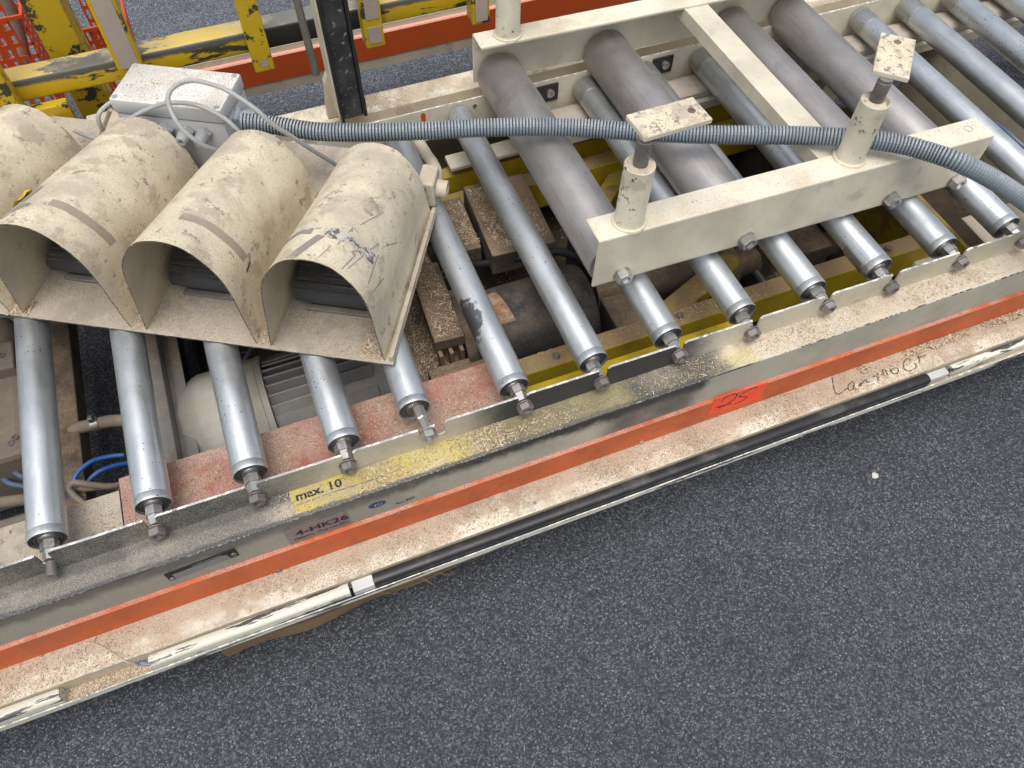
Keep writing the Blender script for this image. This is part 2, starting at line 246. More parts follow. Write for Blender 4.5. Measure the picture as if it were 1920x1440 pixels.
M['yellow'] = paint('worn_yellow', (.56, .385, .012), .45, chips=(.045, .045, .03), chip_at=.555, chip_scale=40, stretch=(.5, 1, .5), specks=.10, grain=.06, var=.1)
M['yellow_beam'] = paint('worn_yellow_beam', (.60, .40, .01), .45, chips=(.05, .05, .03), chip_at=.505, chip_scale=24, stretch=(.2, 1, 1), grain=.06, var=.1, regions=[('z', .492, .512, .004, (.10, .10, .085), 1.0, .018), ('x', .04, .345, .02, (.02, .02, .018), 1.0, .01)])
M['yellow_top'] = paint('yellow_beam_top', (.62, .46, .13), .6, chips=(.13, .125, .11), chip_at=.50, chip_scale=12, stretch=(.3, 1, 1), grain=.12, dust=(.55, .45, .28), dust_amt=.4, regions=[('x', .04, .345, .02, (.2, .2, .18), 1.0, .01)])
M['yellow_dusty'] = paint('dusty_yellow', (.48, .35, .02), .6, stain=(.20, .13, .05), stain_at=.5, dust=(.30, .21, .12), dust_amt=.65, specks=.25, grain=.15, bump=.4)
M['yellow_plain'] = paint('yellow_enamel', (.50, .36, .012), .45, stain=(.34, .24, .03), stain_at=.55, specks=.2, grain=.08)
M['brown_yellow'] = paint('dust_over_yellow', (.40, .29, .04), .8, stain=(.22, .15, .06), stain_at=.42, dust=(.27, .19, .11), dust_amt=.9, specks=.25, grain=.2, bump=.5)
M['foam'] = paint('beige_foam_pad', (.43, .36, .30), .95, grain=.18, specks=.12, bump=.4, var=.08)
M['basket'] = paint('orange_plastic', (.62, .085, .02), .4, grain=.04, var=.06, bump=.04)
M['redplate'] = paint('dusty_red_plate', (.40, .115, .075), .6, stain=(.34, .16, .13), stain_at=.46, dust=(.42, .30, .24), dust_amt=.75, specks=.28, grain=.22, bump=.5, flour=((.20, .12, .09), .6))
M['brown'] = paint('dusty_brown_metal', (.15, .115, .085), .85, stain=(.10, .08, .065), stain_at=.52, dust=(.30, .215, .135), dust_amt=.65, specks=.3, speck_col=(.05, .035, .02), grain=.35, bump=.8, flour=((.08, .055, .035), .8))
M['brown_side'] = paint('brown_metal', (.11, .085, .065), .8, stain=(.05, .04, .03), stain_at=.5, grain=.2, dust=(.24, .17, .11), dust_amt=.6)
M['floorpan'] = paint('dark_pan', (.055, .04, .03), .9, dust=(.11, .075, .045), dust_amt=.5, grain=.3)
M['motor'] = paint('motor_grey', (.29, .285, .275), .55, stain=(.24, .20, .16), stain_at=.55, dust=(.42, .33, .23), dust_amt=.45, specks=.22, grain=.1)
M['cowl'] = paint('cowl_grey', (.47, .45, .40), .5, stain=(.33, .29, .23), stain_at=.58, specks=.17, grain=.1, dust=(.46, .39, .30), dust_amt=.5)
M['blackmotor'] = paint('black_motor', (.04, .04, .04), .7, stain=(.02, .02, .022), stain_at=.5, dust=(.14, .11, .085), dust_amt=.5, specks=.3, speck_col=(.20, .15, .11), grain=.3)
M['rustlabel'] = paint('rusty_label', (.36, .27, .20), .8, stain=(.25, .10, .03), stain_at=.5, specks=.35, grain=.3)
M['blue'] = paint('blue_hose', (.035, .14, .50), .35, grain=.04, dust=(.2, .22, .3), dust_amt=.4)
M['blue_dull'] = paint('dull_blue_hose', (.12, .17, .30), .5, grain=.06, dust=(.25, .25, .27), dust_amt=.5)
M['tan'] = paint('tan_hose', (.27, .22, .17), .75, grain=.15, specks=.2, dust=(.36, .29, .21), dust_amt=.5)
M['wood'] = paint('splintered_wood', (.22, .145, .08), .85, stain=(.09, .05, .025), stain_at=.5, stretch=(.08, 1, 2.5), grain=.25, bump=.9)
M['yellow_dec'] = paint('yellow_sticker', (.52, .42, .10), .6, stain=(.42, .36, .22), stain_at=.48, grain=.25, specks=.3, flour=((.28, .23, .12), .8))
M['belt'] = paint('felt_belt', (.42, .37, .31), .95, grain=.16, bump=.5, stretch=(1, 1, 1), stain=(.33, .26, .21), stain_at=.55)
M['redsticker'] = paint('fluorescent_red_sticker', (.95, .085, .03), .5, grain=.02, var=.03, bump=.02)
M['ink'] = paint('black_ink', (.015, .013, .015), .6, grain=.05)
M['pencil'] = paint('pen_ink', (.10, .075, .06), .7, grain=.2)
M['labelgrey'] = paint('label_purple_grey', (.25, .19, .18), .5, stain=(.24, .12, .12), stain_at=.5, grain=.15, soot=.3)
M['nameplate'] = paint('name_plate', (.11, .11, .115), .45, stain=(.17, .17, .175), stain_at=.5, grain=.15, specks=.12, speck_col=(.3, .3, .3))
M['platelight'] = paint('name_plate_light', (.20, .20, .205), .45, grain=.15, stain=(.12, .12, .12), stain_at=.55)
M['bluelogo'] = paint('blue_print', (.02, .045, .24), .5, grain=.15, specks=.2, speck_col=(.4, .38, .3))
M['footgrey'] = paint('foot_grey', (.17, .16, .15), .7, dust=(.3, .27, .22), dust_amt=.6, specks=.2)
M['tape'] = paint('tape_residue', (.36, .295, .235), .85, grain=.12, stain=(.40, .33, .26), stain_at=.52)
M['darkgap'] = paint('dark_gap', (.012, .011, .011), .9)
M['whitebox'] = paint('white_plastic', (.62, .62, .60), .4, grain=.04, stain=(.5, .47, .4), stain_at=.62, specks=.1)
M['hosebeige'] = paint('pipe_cream', (.56, .50, .39), .5, specks=.2, stain=(.4, .33, .25), stain_at=.58, dust=(.5, .42, .3), dust_amt=.5)
M['stone'] = paint('pale_stone', (.62, .61, .58), .8, grain=.15)
def mk_chip(name, stops):
    g = G(name); r = g.n.new('ShaderNodeValToRGB'); g.put(r.inputs[0], g.geo.outputs['Random Per Island'])
    e = r.color_ramp.elements; e[0].position = 0; e[0].color = (*stops[0], 1); e[1].position = 1; e[1].color = (*stops[-1], 1)
    for k, s_ in enumerate(stops[1:-1]):
        q = e.new((k+1)/(len(stops)-1)); q.color = (*s_, 1)
    return g.done(r.outputs[0], .85)
M['chips'] = mk_chip('wood_shavings', [(.16, .11, .07), (.34, .245, .155), (.48, .37, .25), (.60, .49, .35), (.74, .66, .52), (.36, .23, .13)])

# ------------------------------------------------------------------ geometry helpers
def link(o, parent=None):
    C.objects.link(o)
    if parent is not None: o.parent = parent
    return o
def mesh_obj(name, bm, mats, parent=None, smooth=False, fm=None, keep=False):
    if fm:
        for f in bm.faces: f.material_index = fm(f)
    me = bpy.data.meshes.new(name); bm.normal_update(); bm.to_mesh(me); bm.free()
    for m in (mats if isinstance(mats, (list, tuple)) else [mats]): me.materials.append(M[m])
    if smooth:
        me.polygons.foreach_set('use_smooth', [True]*len(me.polygons))
        try: me.set_sharp_from_angle(angle=math.radians(38))
        except Exception: pass
    return link(bpy.data.objects.new(name, me), parent)
def tag(o, label=None, cat=None, group=None, kind=None):
    if label: o['label'] = label
    if cat: o['category'] = cat
    if group: o['group'] = group
    if kind: o['kind'] = kind
    return o
def empty(name, loc=(0, 0, 0), mat=None):
    o = bpy.data.objects.new(name, None); o.empty_display_size = .05; C.objects.link(o)
    if mat is not None: o.matrix_world = mat
    else: o.location = loc
    return o
def box(bm, x0, x1, y0, y1, z0, z1, bev=0., mat=None, seg=2):
    r = bmesh.ops.create_cube(bm, size=1.0); vs = r['verts']
    for v in vs:
        v.co = Vector(((x0+x1)/2+v.co.x*(x1-x0), (y0+y1)/2+v.co.y*(y1-y0), (z0+z1)/2+v.co.z*(z1-z0)))
    if bev:
        es = list({e for v in vs for e in v.link_edges})
        q = bmesh.ops.bevel(bm, geom=es, offset=bev, segments=seg, affect='EDGES', profile=.5); vs = q['verts']
        vs = list({v for f in q['faces'] for v in f.verts} | {v for v in vs})
    if mat is not None:
        bmesh.ops.transform(bm, matrix=mat, verts=list({v for v in vs if v.is_valid}))
    return vs
def frame_of(d):
    d = Vector(d).normalized(); a = Vector((0, 0, 1)) if abs(d.z) < .9 else Vector((1, 0, 0))
    u = d.cross(a).normalized(); v = d.cross(u).normalized(); return u, v, d
def lathe(bm, p0, d, prof, seg=32, cap=True, rot=0.):
    u, v, d = frame_of(d); p0 = Vector(p0); rings = []
    for (t, r) in prof:
        if r < 1e-6: rings.append([bm.verts.new(p0+d*t)]); continue
        rings.append([bm.verts.new(p0+d*t+(u*math.cos(rot+2*PI*k/seg)+v*math.sin(rot+2*PI*k/seg))*r) for k in range(seg)])
    for a, b in zip(rings, rings[1:]):
        if len(a) == 1 and len(b) == 1: continue
        for k in range(seg):
            k2 = (k+1) % seg
            if len(a) == 1: bm.faces.new((a[0], b[k2], b[k]))
            elif len(b) == 1: bm.faces.new((a[k], a[k2], b[0]))
            else: bm.faces.new((a[k], a[k2], b[k2], b[k]))
    if cap:
        if len(rings[0]) > 1: bm.faces.new(list(reversed(rings[0])))
        if len(rings[-1]) > 1: bm.faces.new(rings[-1])
    bmesh.ops.recalc_face_normals(bm, faces=bm.faces)
def spline(pts, n=8):
    P = [Vector(p) for p in pts]; P = [P[0]*2-P[1]]+P+[P[-1]*2-P[-2]]; out = []
    for i in range(1, len(P)-2):
        a, b, c, d = P[i-1:i+3]
        for k in range(n):
            t = k/n
            out.append(.5*((2*b)+(c-a)*t+(2*a-5*b+4*c-d)*t*t+(3*b-a-3*c+d)*t**3))
    out.append(P[-2]); return out
def resample(pts, step):
    L = [0]
    for a, b in zip(pts, pts[1:]): L.append(L[-1]+(b-a).length)
    n = max(2, int(L[-1]/step)); out = []; j = 0
    for k in range(n+1):
        s = L[-1]*k/n
        while j < len(L)-2 and L[j+1] < s: j += 1
        f = (s-L[j])/max(1e-9, L[j+1]-L[j]); out.append(pts[j].lerp(pts[j+1], min(1, max(0, f))))
    return out, L[-1]/n
def sweep(bm, pts, rad, seg=10, cap=True):
    n = len(pts); rings = []; t0 = (pts[1]-pts[0]).normalized(); u, v, _ = frame_of(t0)
    for i, p in enumerate(pts):
        t = (pts[min(n-1, i+1)]-pts[max(0, i-1)]).normalized()
        u = (u-t*u.dot(t)).normalized(); v = t.cross(u)
        r = rad(i) if callable(rad) else rad
        rings.append([bm.verts.new(p+(u*math.cos(2*PI*k/seg)+v*math.sin(2*PI*k/seg))*r) for k in range(seg)])
    fs = []
    for a, b in zip(rings, rings[1:]):
        fs.append([bm.faces.new((a[k], a[(k+1) % seg], b[(k+1) % seg], b[k])) for k in range(seg)])
    if cap: bm.faces.new(list(reversed(rings[0]))); bm.faces.new(rings[-1])
    bmesh.ops.recalc_face_normals(bm, faces=bm.faces)
    return fs
def tube_obj(name, pts, r, mat, parent=None, seg=10, n=8):
    bm = bmesh.new(); sweep(bm, spline(pts, n), r, seg); return mesh_obj(name, bm, mat, parent, smooth=True)
def prism_x(bm, prof, x0, x1):     # closed profile of (y, z)
    a = [bm.verts.new((x0, y, z)) for y, z in prof]; b = [bm.verts.new((x1, y, z)) for y, z in prof]; n = len(prof)
    for k in range(n): bm.faces.new((a[k], a[(k+1) % n], b[(k+1) % n], b[k]))
    bm.faces.new(a); bm.faces.new(list(reversed(b)))
    bmesh.ops.recalc_face_normals(bm, faces=bm.faces)
def prism(bm, pts, off):           # closed 3D polygon extruded by vector
    off = Vector(off); a = [bm.verts.new(p) for p in pts]; b = [bm.verts.new(Vector(p)+off) for p in pts]; n = len(pts)
    for k in range(n): bm.faces.new((a[k], a[(k+1) % n], b[(k+1) % n], b[k]))
    bm.faces.new(a); bm.faces.new(list(reversed(b)))
    bmesh.ops.recalc_face_normals(bm, faces=bm.faces)
def hexnut(bm, p, d, r, h, rot=0., hole=None):
    c = r*.12
    lathe(bm, p, d, [(0, r*.93), (c, r), (h-c, r), (h, r*.86)] + ([(h, hole), (h-.004, hole)] if hole else []), 6, True, rot)
def text_mesh(s, size, bold=0., depth=0.):
    cu = bpy.data.curves.new('lettering', 'FONT'); cu.body = s; cu.size = size; cu.offset = bold; cu.resolution_u = 3
    o = bpy.data.objects.new('lettering', cu); C.objects.link(o); bpy.context.view_layer.update()
    me = bpy.data.meshes.new_from_object(o.evaluated_get(bpy.context.evaluated_depsgraph_get()))
    bpy.data.objects.remove(o); return me
def lettering(s, size, M4, mat, parent, bold=0.):
    me = text_mesh(s, size, bold); me.materials.clear(); me.materials.append(M[mat]); me.transform(M4)
    return link(bpy.data.objects.new('lettering', me), parent)
def stroke(bm, pts, w, nrm):       # flat pen stroke
    P = spline(pts, 5); nrm = Vector(nrm); L = []; Rr = []
    for i, p in enumerate(P):
        t = (P[min(len(P)-1, i+1)]-P[max(0, i-1)]).normalized(); s_ = t.cross(nrm)*w*(.75+.25*math.sin(i*1.3))
        L.append(bm.verts.new(p+s_)); Rr.append(bm.verts.new(p-s_))
    for i in range(len(P)-1): bm.faces.new((L[i], L[i+1], Rr[i+1], Rr[i]))

# ------------------------------------------------------------------ ground
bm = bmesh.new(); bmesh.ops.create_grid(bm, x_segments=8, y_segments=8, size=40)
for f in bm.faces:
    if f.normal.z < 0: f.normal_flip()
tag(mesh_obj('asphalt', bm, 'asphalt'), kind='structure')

# ------------------------------------------------------------------ roller conveyor
Y0, Y1 = .6407, 1.40
ZR, RR = .40, .028
conv = tag(empty('roller_conveyor', (0, 0, 0)), 'long cream roller conveyor with galvanised rollers and an orange strip along its near rail', 'conveyor')
X0, X1 = -1.15, 2.7
XS = [-.79, -.64, -.488, -.3305, -.178, -.0244, None, .2765, .4266, .5745, .7275, .8797, 1.0285, 1.181, 1.333, 1.482, 1.622, 1.762, 1.905, 2.05, 2.2, 2.35]
NOTCH = [-.79, -.64, -.488, -.333, -.179, -.0245, .131, .2765, .4266, .5745, .7275, .8797, 1.0285, 1.181, 1.333, 1.482, 1.622, 1.762, 1.905, 2.05, 2.2, 2.35]
def flange_poly(ztop, zbot, nw=.0085, near=True):
    P = [(X0, ztop)]
    for k, x in enumerate(NOTCH):
        if abs(x-.131) < 1e-6 and near: P += [(.094, ztop), (.096, ztop-.030), (.110, ztop-.030), (.112, ztop-.002)]
        dz = .0022 if near else 0
        P += [(x-nw, ztop), (x-nw, ztop-.026), (x-nw*.6, ztop-.033), (x, ztop-.035), (x+nw*.6, ztop-.033), (x+nw, ztop-.026), (x+nw*1.05, ztop+dz-.004), (x+nw*1.6, ztop+dz), (x+.055, ztop+dz*.4)]
    P += [(X1, ztop), (X1, zbot), (X0, zbot)]
    return P
bm = bmesh.new(); prism(bm, [(x, Y0, z) for x, z in flange_poly(.4305, .373)], (0, .004, 0))
mesh_obj('rail_flange', bm, ['flange', 'worn_edge'], conv, fm=lambda f: 1 if f.normal.z > .3 and f.calc_center_median().z > .40 else 0)
bm = bmesh.new()
prof = [(Y0+.0039, .375), (.5908, .375), (.5895, .3745), (.589, .3730), (.589, .120), (.592, .120), (.592, .3715), (Y0+.0039, .3718)]
prism_x(bm, prof, X0, X1)
mesh_obj('rail_shelf', bm, ['shelf', 'face', 'shelf_edge'], conv, fm=lambda f: 2 if (-.98 < f.normal.y < -.2 and f.normal.z > .2 and f.calc_center_median().z > .36) else (1 if abs(f.normal.y) > .5 else 0))
bm = bmesh.new(); prism_x(bm, [(.5888, .2932), (.5835, .2932), (.5815, .2915), (.5812, .289), (.5812, .222), (.5888, .222)], X0, X1)
mesh_obj('orange_strip', bm, 'orange', conv)
bm = bmesh.new()
prism_x(bm, [(.5885, .224), (.525, .224), (.5240, .2236), (.5237, .2228), (.5237, .190), (.5025, .190), (.5015, .191), (.5005, .1985), (.4982, .1985), (.4978, .1840), (.5255, .1840), (.5258, .2215), (.5885, .2215)], X0, X1)
mesh_obj('cable_tray', bm, ['tray', 'ductfloor', 'ductcream', 'worn_edge', 'ductfloor'], conv,
         fm=lambda f: (0 if f.normal.z > .9 and f.calc_center_median().z > .21 else 3 if (f.normal.z > .25 and (f.calc_center_median().z > .219 or f.calc_center_median().z > .194)) else 1 if f.normal.z > .5 else 4 if (f.normal.y < -.9 and f.calc_center_median().y > .52) else 2))
# tray edge line: thin folded lip standing a little off
# half-round duct fillings
def duct_piece(name, x0, x1, r, mat, y=.5125, z=.2080):
    bm = bmesh.new(); prof = [(y+r*1.0*math.cos(a), z+(r*1.05)*max(0, math.sin(a))**.55) for a in [PI*k/18 for k in range(19)]]
    prof += [(y-r, .1904), (y+r, .1904)]; prism_x(bm, prof, x0, x1); return mesh_obj(name, bm, mat, conv, smooth=True)
duct_piece('black_edge_tube', -.049, 1.117, .0106, 'rubber')
duct_piece('duct_cover', -.428, -.093, .0106, 'ductcream'); duct_piece('duct_cover', -1.1, -.567, .0106, 'ductcream'); duct_piece('duct_cover', 1.178, 2.6, .0078, 'ductcream', .5150)
bm = bmesh.new(); box(bm, -.087, -.0495, .5022, .5225, .1905, .2150, .002); mesh_obj('duct_connector', bm, 'whitebox', conv)
bm = bmesh.new(); box(bm, 1.118, 1.168, .5055, .5225, .1905, .212, .002); mesh_obj('duct_connector', bm, 'whitebox', conv)
# thin line on connectors, dark gap piece
bm = bmesh.new(); box(bm, -.093, -.087, .502, .5203, .1904, .192); mesh_obj('duct_gap', bm, 'darkgap', conv)
tube_obj('blue_wire', BLUEDUCT, .0042, 'blue_dull', conv, 8); tube_obj('blue_wire', BLUEDUCT2, .004, 'blue_dull', conv, 8)
# bolts / rivets on strip and tray
for (x, z, r, m) in ((-.197, .226, .006, 'steel'), (.50, .229, .0055, 'zinc'), (.028, .291, .0035, 'darkbolt')):
    bm = bmesh.new(); lathe(bm, (x, .5813, z), (0, -1, 0), [(0, r), (.0015, r), (.0025, r*.7), (.0025, 0)], 14); mesh_obj('screw', bm, m, conv, smooth=True)
bm = bmesh.new(); lathe(bm, (.264, .540, .2235), (0, 0, 1), [(0, .0032), (.0016, .003), (.002, 0)], 12); mesh_obj('rivet', bm, 'darkbolt', conv, smooth=True)

# inner plates along the near rail
bm = bmesh.new(); box(bm, -.398, .2665, Y0+.0045, .7895, .334, .338, .001); mesh_obj('red_plate', bm, 'redplate', conv)
bm = bmesh.new(); box(bm, X0, -.4005, Y0+.0045, .768, .332, .336, .001); mesh_obj('inner_plate', bm, 'baseplate', conv)
bm = bmesh.new(); lathe(bm, (-.447, .695, .336), (0, 0, 1), [(0, .006), (.003, .006), (.003, .003), (.001, .003), (.001, 0)], 14); mesh_obj('socket_screw', bm, 'steel', conv, smooth=True)
bm = bmesh.new(); box(bm, 1.38, X1, Y0+.0045, .80, .296, .30, .001); mesh_obj('inner_plate', bm, 'baseplate', conv)
bm = bmesh.new(); box(bm, 1.30, 1.36, .70, .80, .12, .20, .006); mesh_obj('bracket', bm, 'cream', conv)

# far rail
bm = bmesh.new()
prism(bm, [(x, Y1, z) for x, z in [(X0, .433), (X1, .433), (X1, .352), (X0, .352)]], (0, .004, 0))
mesh_obj('far_rail_flange', bm, ['cream', 'worn_edge'], conv, fm=lambda f: 1 if f.normal.z > .9 else 0)
bm = bmesh.new()
prism_x(bm, [(Y1+.0041, .372), (1.4652, .372), (1.466, .408), (1.470, .413), (1.519, .4145), (1.5245, .412), (1.5255, .15), (1.522, .15), (1.5215, .410), (1.4715, .4085), (1.4690, .404), (1.4685, .369), (Y1+.0041, .369)], X0, X1)
mesh_obj('far_rail_ledge', bm, ['tray', 'tan_paint' if 'tan_paint' in M else 'hosebeige'], conv, fm=lambda f: 0 if f.normal.z > .6 else 1)
# belt with its support below the driven rollers
bm = bmesh.new(); prism_x(bm, [(1.318, .350), (1.318, .362), (1.330, .3712), (1.372, .3712), (1.388, .362), (1.388, .350)], .60, X1-.02); mesh_obj('drive_belt', bm, 'belt', conv, smooth=True)
bm = bmesh.new(); prism_x(bm, [(1.305, .345), (1.396, .345), (1.396, .320), (1.308, .320)], .56, X1-.02); mesh_obj('belt_support', bm, 'cream', conv)
bm = bmesh.new(); box(bm, .385, .60, 1.35, 1.398, .288, .300, .003); mesh_obj('bracket', bm, 'cream_top', conv)
bm = bmesh.new(); box(bm, .575, .64, 1.31, 1.32, .345, .385, .001); mesh_obj('bracket', bm, 'cream', conv)
for x in (.64, .934, 1.64):
    bm = bmesh.new(); box(bm, x-.028, x+.026, 1.394, 1.3992, .380, .425, .002); p = mesh_obj('slide_pad', bm, 'rubber', conv)
    bm = bmesh.new(); lathe(bm, (x+.004, 1.394, .405), (0, -1, 0), [(0, .0095), (.007, .0095), (.008, .008), (.008, .0045), (.004, .0045), (.004, 0)], 16); mesh_obj('cap_screw', bm, 'zinc', p, smooth=True)
bm = bmesh.new(); lathe(bm, (.465, 1.3998, .4135), (0, -1, 0), [(0, .005), (.0012, .005), (.0012, .0032), (.0002, .003), (.0002, 0)], 14); mesh_obj('rail_hole', bm, 'darkbolt', conv)
for (x, z, w, h, mt) in ((.262, .408, .05, .024, 'orange_clean'), (.345, .412, .012, .034, 'orange_clean')):
    bm = bmesh.new(); pts = [(x+w*(.5*math.cos(a)+.1*math.cos(3*a+x*9)), 1.3994, z+h*.5*math.sin(a)) for a in [2*PI*k/14 for k in range(14)]]
    prism(bm, pts, (0, -.0006, 0)); mesh_obj('paint_patch', bm, mt, conv)
# cross members
bm = bmesh.new(); prism(bm, [(1.735, .65, .05), (1.735, 1.396, .05), (1.735, 1.396, .326), (1.735, .65, .326)], (.004, 0, 0)); box(bm, 1.7395, 1.785, .65, 1.396, .322, .326)
cm_ = mesh_obj('cross_member', bm, 'hosebeige', conv)
for (y, z, r) in ((1.02, .24, .02), (.98, .20, .006)):
    bm = bmesh.new(); lathe(bm, (1.7352, y, z), (-1, 0, 0), [(0, r), (.004, r), (.004, r*.55), (.001, r*.5), (.001, 0)], 18); mesh_obj('grommet', bm, 'darkbolt', cm_)
bm = bmesh.new(); box(bm, -.560, -.505, .60, 1.396, .145, .195, .003); mesh_obj('cross_member', bm, 'brown_side', conv)
bm = bmesh.new(); box(bm, -.352, -.318, .70, 1.396, .03, .262, .002); box(bm, -.3175, -.287, .70, 1.396, .225, .230, .001); mesh_obj('cross_member', bm, 'motor', conv)
for x in (-.95, .2, 1.5, 2.5):
    for (y0, y1) in ((.595, .635), (1.405, 1.46)):
        bm = bmesh.new(); box(bm, x-.03, x+.03, y0, y1, .001 if abs(x) > .3 else .121, .365 if y0 < 1 else .365, .003); mesh_obj('leg', bm, 'cream', conv)

# rollers ---------------------------------------------------------------------------------------
def make_roller_meshes():
    d = {}
    L = .715
    bm = bmesh.new(); lathe(bm, (0, 0, 0), (0, 1, 0), [(.004, .0255), (.0, .0262), (-.0006, .0272), (.0012, .0280), (.004, RR), (.013, RR), (.0140, RR-.0004), (.0150, RR), (L-.004, RR), (L, RR-.002), (L, .010)], 48, False); d['tube'] = bm
    bm = bmesh.new(); lathe(bm, (0, .001, 0), (0, 1, 0), [(.006, .0262), (.0035, .0246), (.001, .0240), (.0005, .0222), (.0032, .0216), (.0032, .0204), (.0006, .0198), (.0004, .0172), (.0030, .0166), (.0030, .0156), (.0002, .0150), (-.002, .0128), (-.003, .0105), (-.003, 0)], 40, False); d['bearing'] = bm
    bm = bmesh.new(); lathe(bm, (0, -.0245, 0), (0, 1, 0), [(-.008, .0095), (.0075, .0115), (.009, .0138), (.0225, .0138), (.0245, .0125), (.027, .0100)], 6, True, .3); d['axle'] = bm
    bm = bmesh.new(); lathe(bm, (0, -.0405, 0), (0, 1, 0), [(0, .0145), (.0020, .0145)], 28, True)
    hexnut(bm, (0, -.0407, 0), (0, -1, 0), .0142, .0120, .2, .0075); d['nut'] = bm
    bm = bmesh.new(); pr = []
    for k in range(16): pr += [(k*.0014, .0072), (k*.0014+.0007, .0064)]
    lathe(bm, (0, -.036, 0), (0, -1, 0), [(0, .0064)]+pr+[(.0225, .0058), (.0225, 0)], 20, True); d['stud'] = bm
    bm = bmesh.new(); lathe(bm, (0, L-.052, 0), (0, 1, 0), [(0, RR+.0001), (.001, RR-.0012), (.003, RR-.0012), (.004, RR+.0006), (.046, RR+.0006), (.0505, RR-.002), (.052, RR-.004)], 48, False); d['sleeve'] = bm
    out = {}
    for k, b in d.items():
        mt = {'tube': 'galv', 'bearing': 'steel', 'axle': 'zinc', 'nut': 'darkbolt', 'stud': 'darkbolt', 'sleeve': 'sleeve'}[k]
        o = mesh_obj(k, b, mt, None, smooth=k not in ('nut', 'axle')); out[k] = o.data; bpy.data.objects.remove(o)
    return out
RM = make_roller_meshes()
def put_roller(x, y, z, rz=0., rx=0., spin=0., sleeve=False, nut='nut', zincnut=False):
    o = link(bpy.data.objects.new('roller', RM['tube']), conv); o.location = (x, y, z); o.rotation_euler = (rx, spin, rz)
    ks = ['bearing', 'axle', nut] + (['sleeve'] if sleeve else [])
    for k in ks:
        c = link(bpy.data.objects.new({'stud': 'threaded_stud'}.get(k, k), RM[k]), o)
        if k == 'nut': c.rotation_euler = (0, R_.uniform(0, PI), 0)
        if k in ('stud', 'nut', 'axle'): c.location = (0, 0, .0045)
    return o
for k, x in enumerate(XS):
    if x is None:
        o = put_roller(.1035, .700, .4015, -.033, -.02, .4); o['label'] = 'loose roller out of its slot, its bright nut resting on the rail edge'
        for c in o.children:
            if c.name.startswith('nut'):
                c.data = c.data.copy(); c.data.materials[0] = M['zinc']; c.location = (0, -.020, .0165)
            if c.name.startswith('axle'): c.scale = (.72, 1.75, .72); c.location = (0, -.004, .0125); c.rotation_euler = (-.12, 0, 0)
        continue
    put_roller(x, .6785, ZR+.002, 0, 0, R_.uniform(0, 6.28), x > .55, 'stud' if abs(x+.488) < .01 else 'nut')
# worn grip band on one roller
bm = bmesh.new(); lathe(bm, (1.0285, .700, ZR), (0, 1, 0), [(0, RR+.0001), (0, RR+.0005), (.052, RR+.0005), (.052, RR+.0001)], 48, False); mesh_obj('worn_band', bm, 'sleeve', conv, smooth=True)
# odd spacer nut left on the tipped roller is bright zinc

# labels and writing on the near rail -------------------------------------------------------------
XZ = lambda x, z, y, sh=0.: Matrix.Translation((x, y, z)) @ Matrix(((1, 0, 0, 0), (0, 0, 1, 0), (sh, 1, 0, 0), (0, 0, 0, 1)))
bm = bmesh.new(); prism(bm, [(-.158, .5882, .297), (-.158, .5882, .347), (-.152, .5882, .350), (-.055, .5882, .348), (-.055, .5882, .297)], (0, -.0006, 0))
lab = mesh_obj('number_label', bm, 'labelgrey', conv)
lettering('4-HK26', .0275, XZ(-.143, .3205, .5872) @ Matrix.Diagonal((1.0, .86, 1, 1)), 'ink', lab, .0007)
lettering('Hallennr. /Typ-Lfd.-Nr.', .0098, XZ(-.149, .3065, .5872), 'ink', lab, .0002)
bm = bmesh.new(); prism(bm, [(-.348, .5882, .3155), (-.348, .5882, .345), (-.236, .5882, .352), (-.236, .5882, .324)], (0, -.0012, 0))
npl = mesh_obj('name_plate', bm, 'ink', conv)
bm = bmesh.new(); prism(bm, [(-.338, .5868, .3175), (-.338, .5868, .336), (-.252, .5868, .341), (-.248, .5868, .3245)], (0, -.0005, 0)); mesh_obj('plate_field', bm, 'platelight', npl)
lettering('WEINMANN', .0085, XZ(-.305, .3400, .5864, .055), 'platelight', npl, .0003)
for (x, z) in ((-.3425, .323), (-.242, .335)):
    bm = bmesh.new(); lathe(bm, (x, .5868, z), (0, -1, 0), [(0, .0045), (.0012, .0043), (.002, .003), (.002, 0)], 14); box(bm, x-.0004, x+.0004, .5844, .5849, z-.0035, z+.0035); mesh_obj('screw', bm, 'steel', npl, smooth=True)
bm = bmesh.new(); prism(bm, [(-.004+.0150*math.cos(a), .5886, .3318+.0088*math.sin(a)) for a in [2*PI*k/24 for k in range(24)]], (0, -.0006, 0))
emb = mesh_obj('blue_emblem', bm, 'bluelogo', conv)
lettering('TÜ', .0115, XZ(-.0105, .3277, .5877), 'face', emb, .0003)
lettering('9x.x. 0029', .0078, XZ(.026, .3075, .5883, .05), 'ink', conv, .0002)
# yellow decal on the shelf with its stencilled words
bm = bmesh.new(); prism(bm, [(-.131, .6401, .3756), (-.131, .612, .3756), (-.122, .5975, .3756), (-.10, .5965, .3756), (-.06, .6005, .3756), (-.02, .598, .3756), (.04, .6015, .3756), (.09, .610, .3756), (.03, .6401, .3756)], (0, 0, .0004))
dec = mesh_obj('yellow_decal', bm, 'yellow_dec', conv)
lettering('max. 10', .024, Matrix.Translation((-.1235, .6195, .3765)) @ Matrix.Diagonal((1.0, .85, 1, 1)), 'ink', dec, .0006)
bm = bmesh.new(); stroke(bm, [(-.125, .612, .3764), (-.06, .6135, .3764), (.0, .612, .3764), (.05, .614, .3764)], .0011, (0, 0, 1)); mesh_obj('decal_line', bm, 'labelgrey', dec)
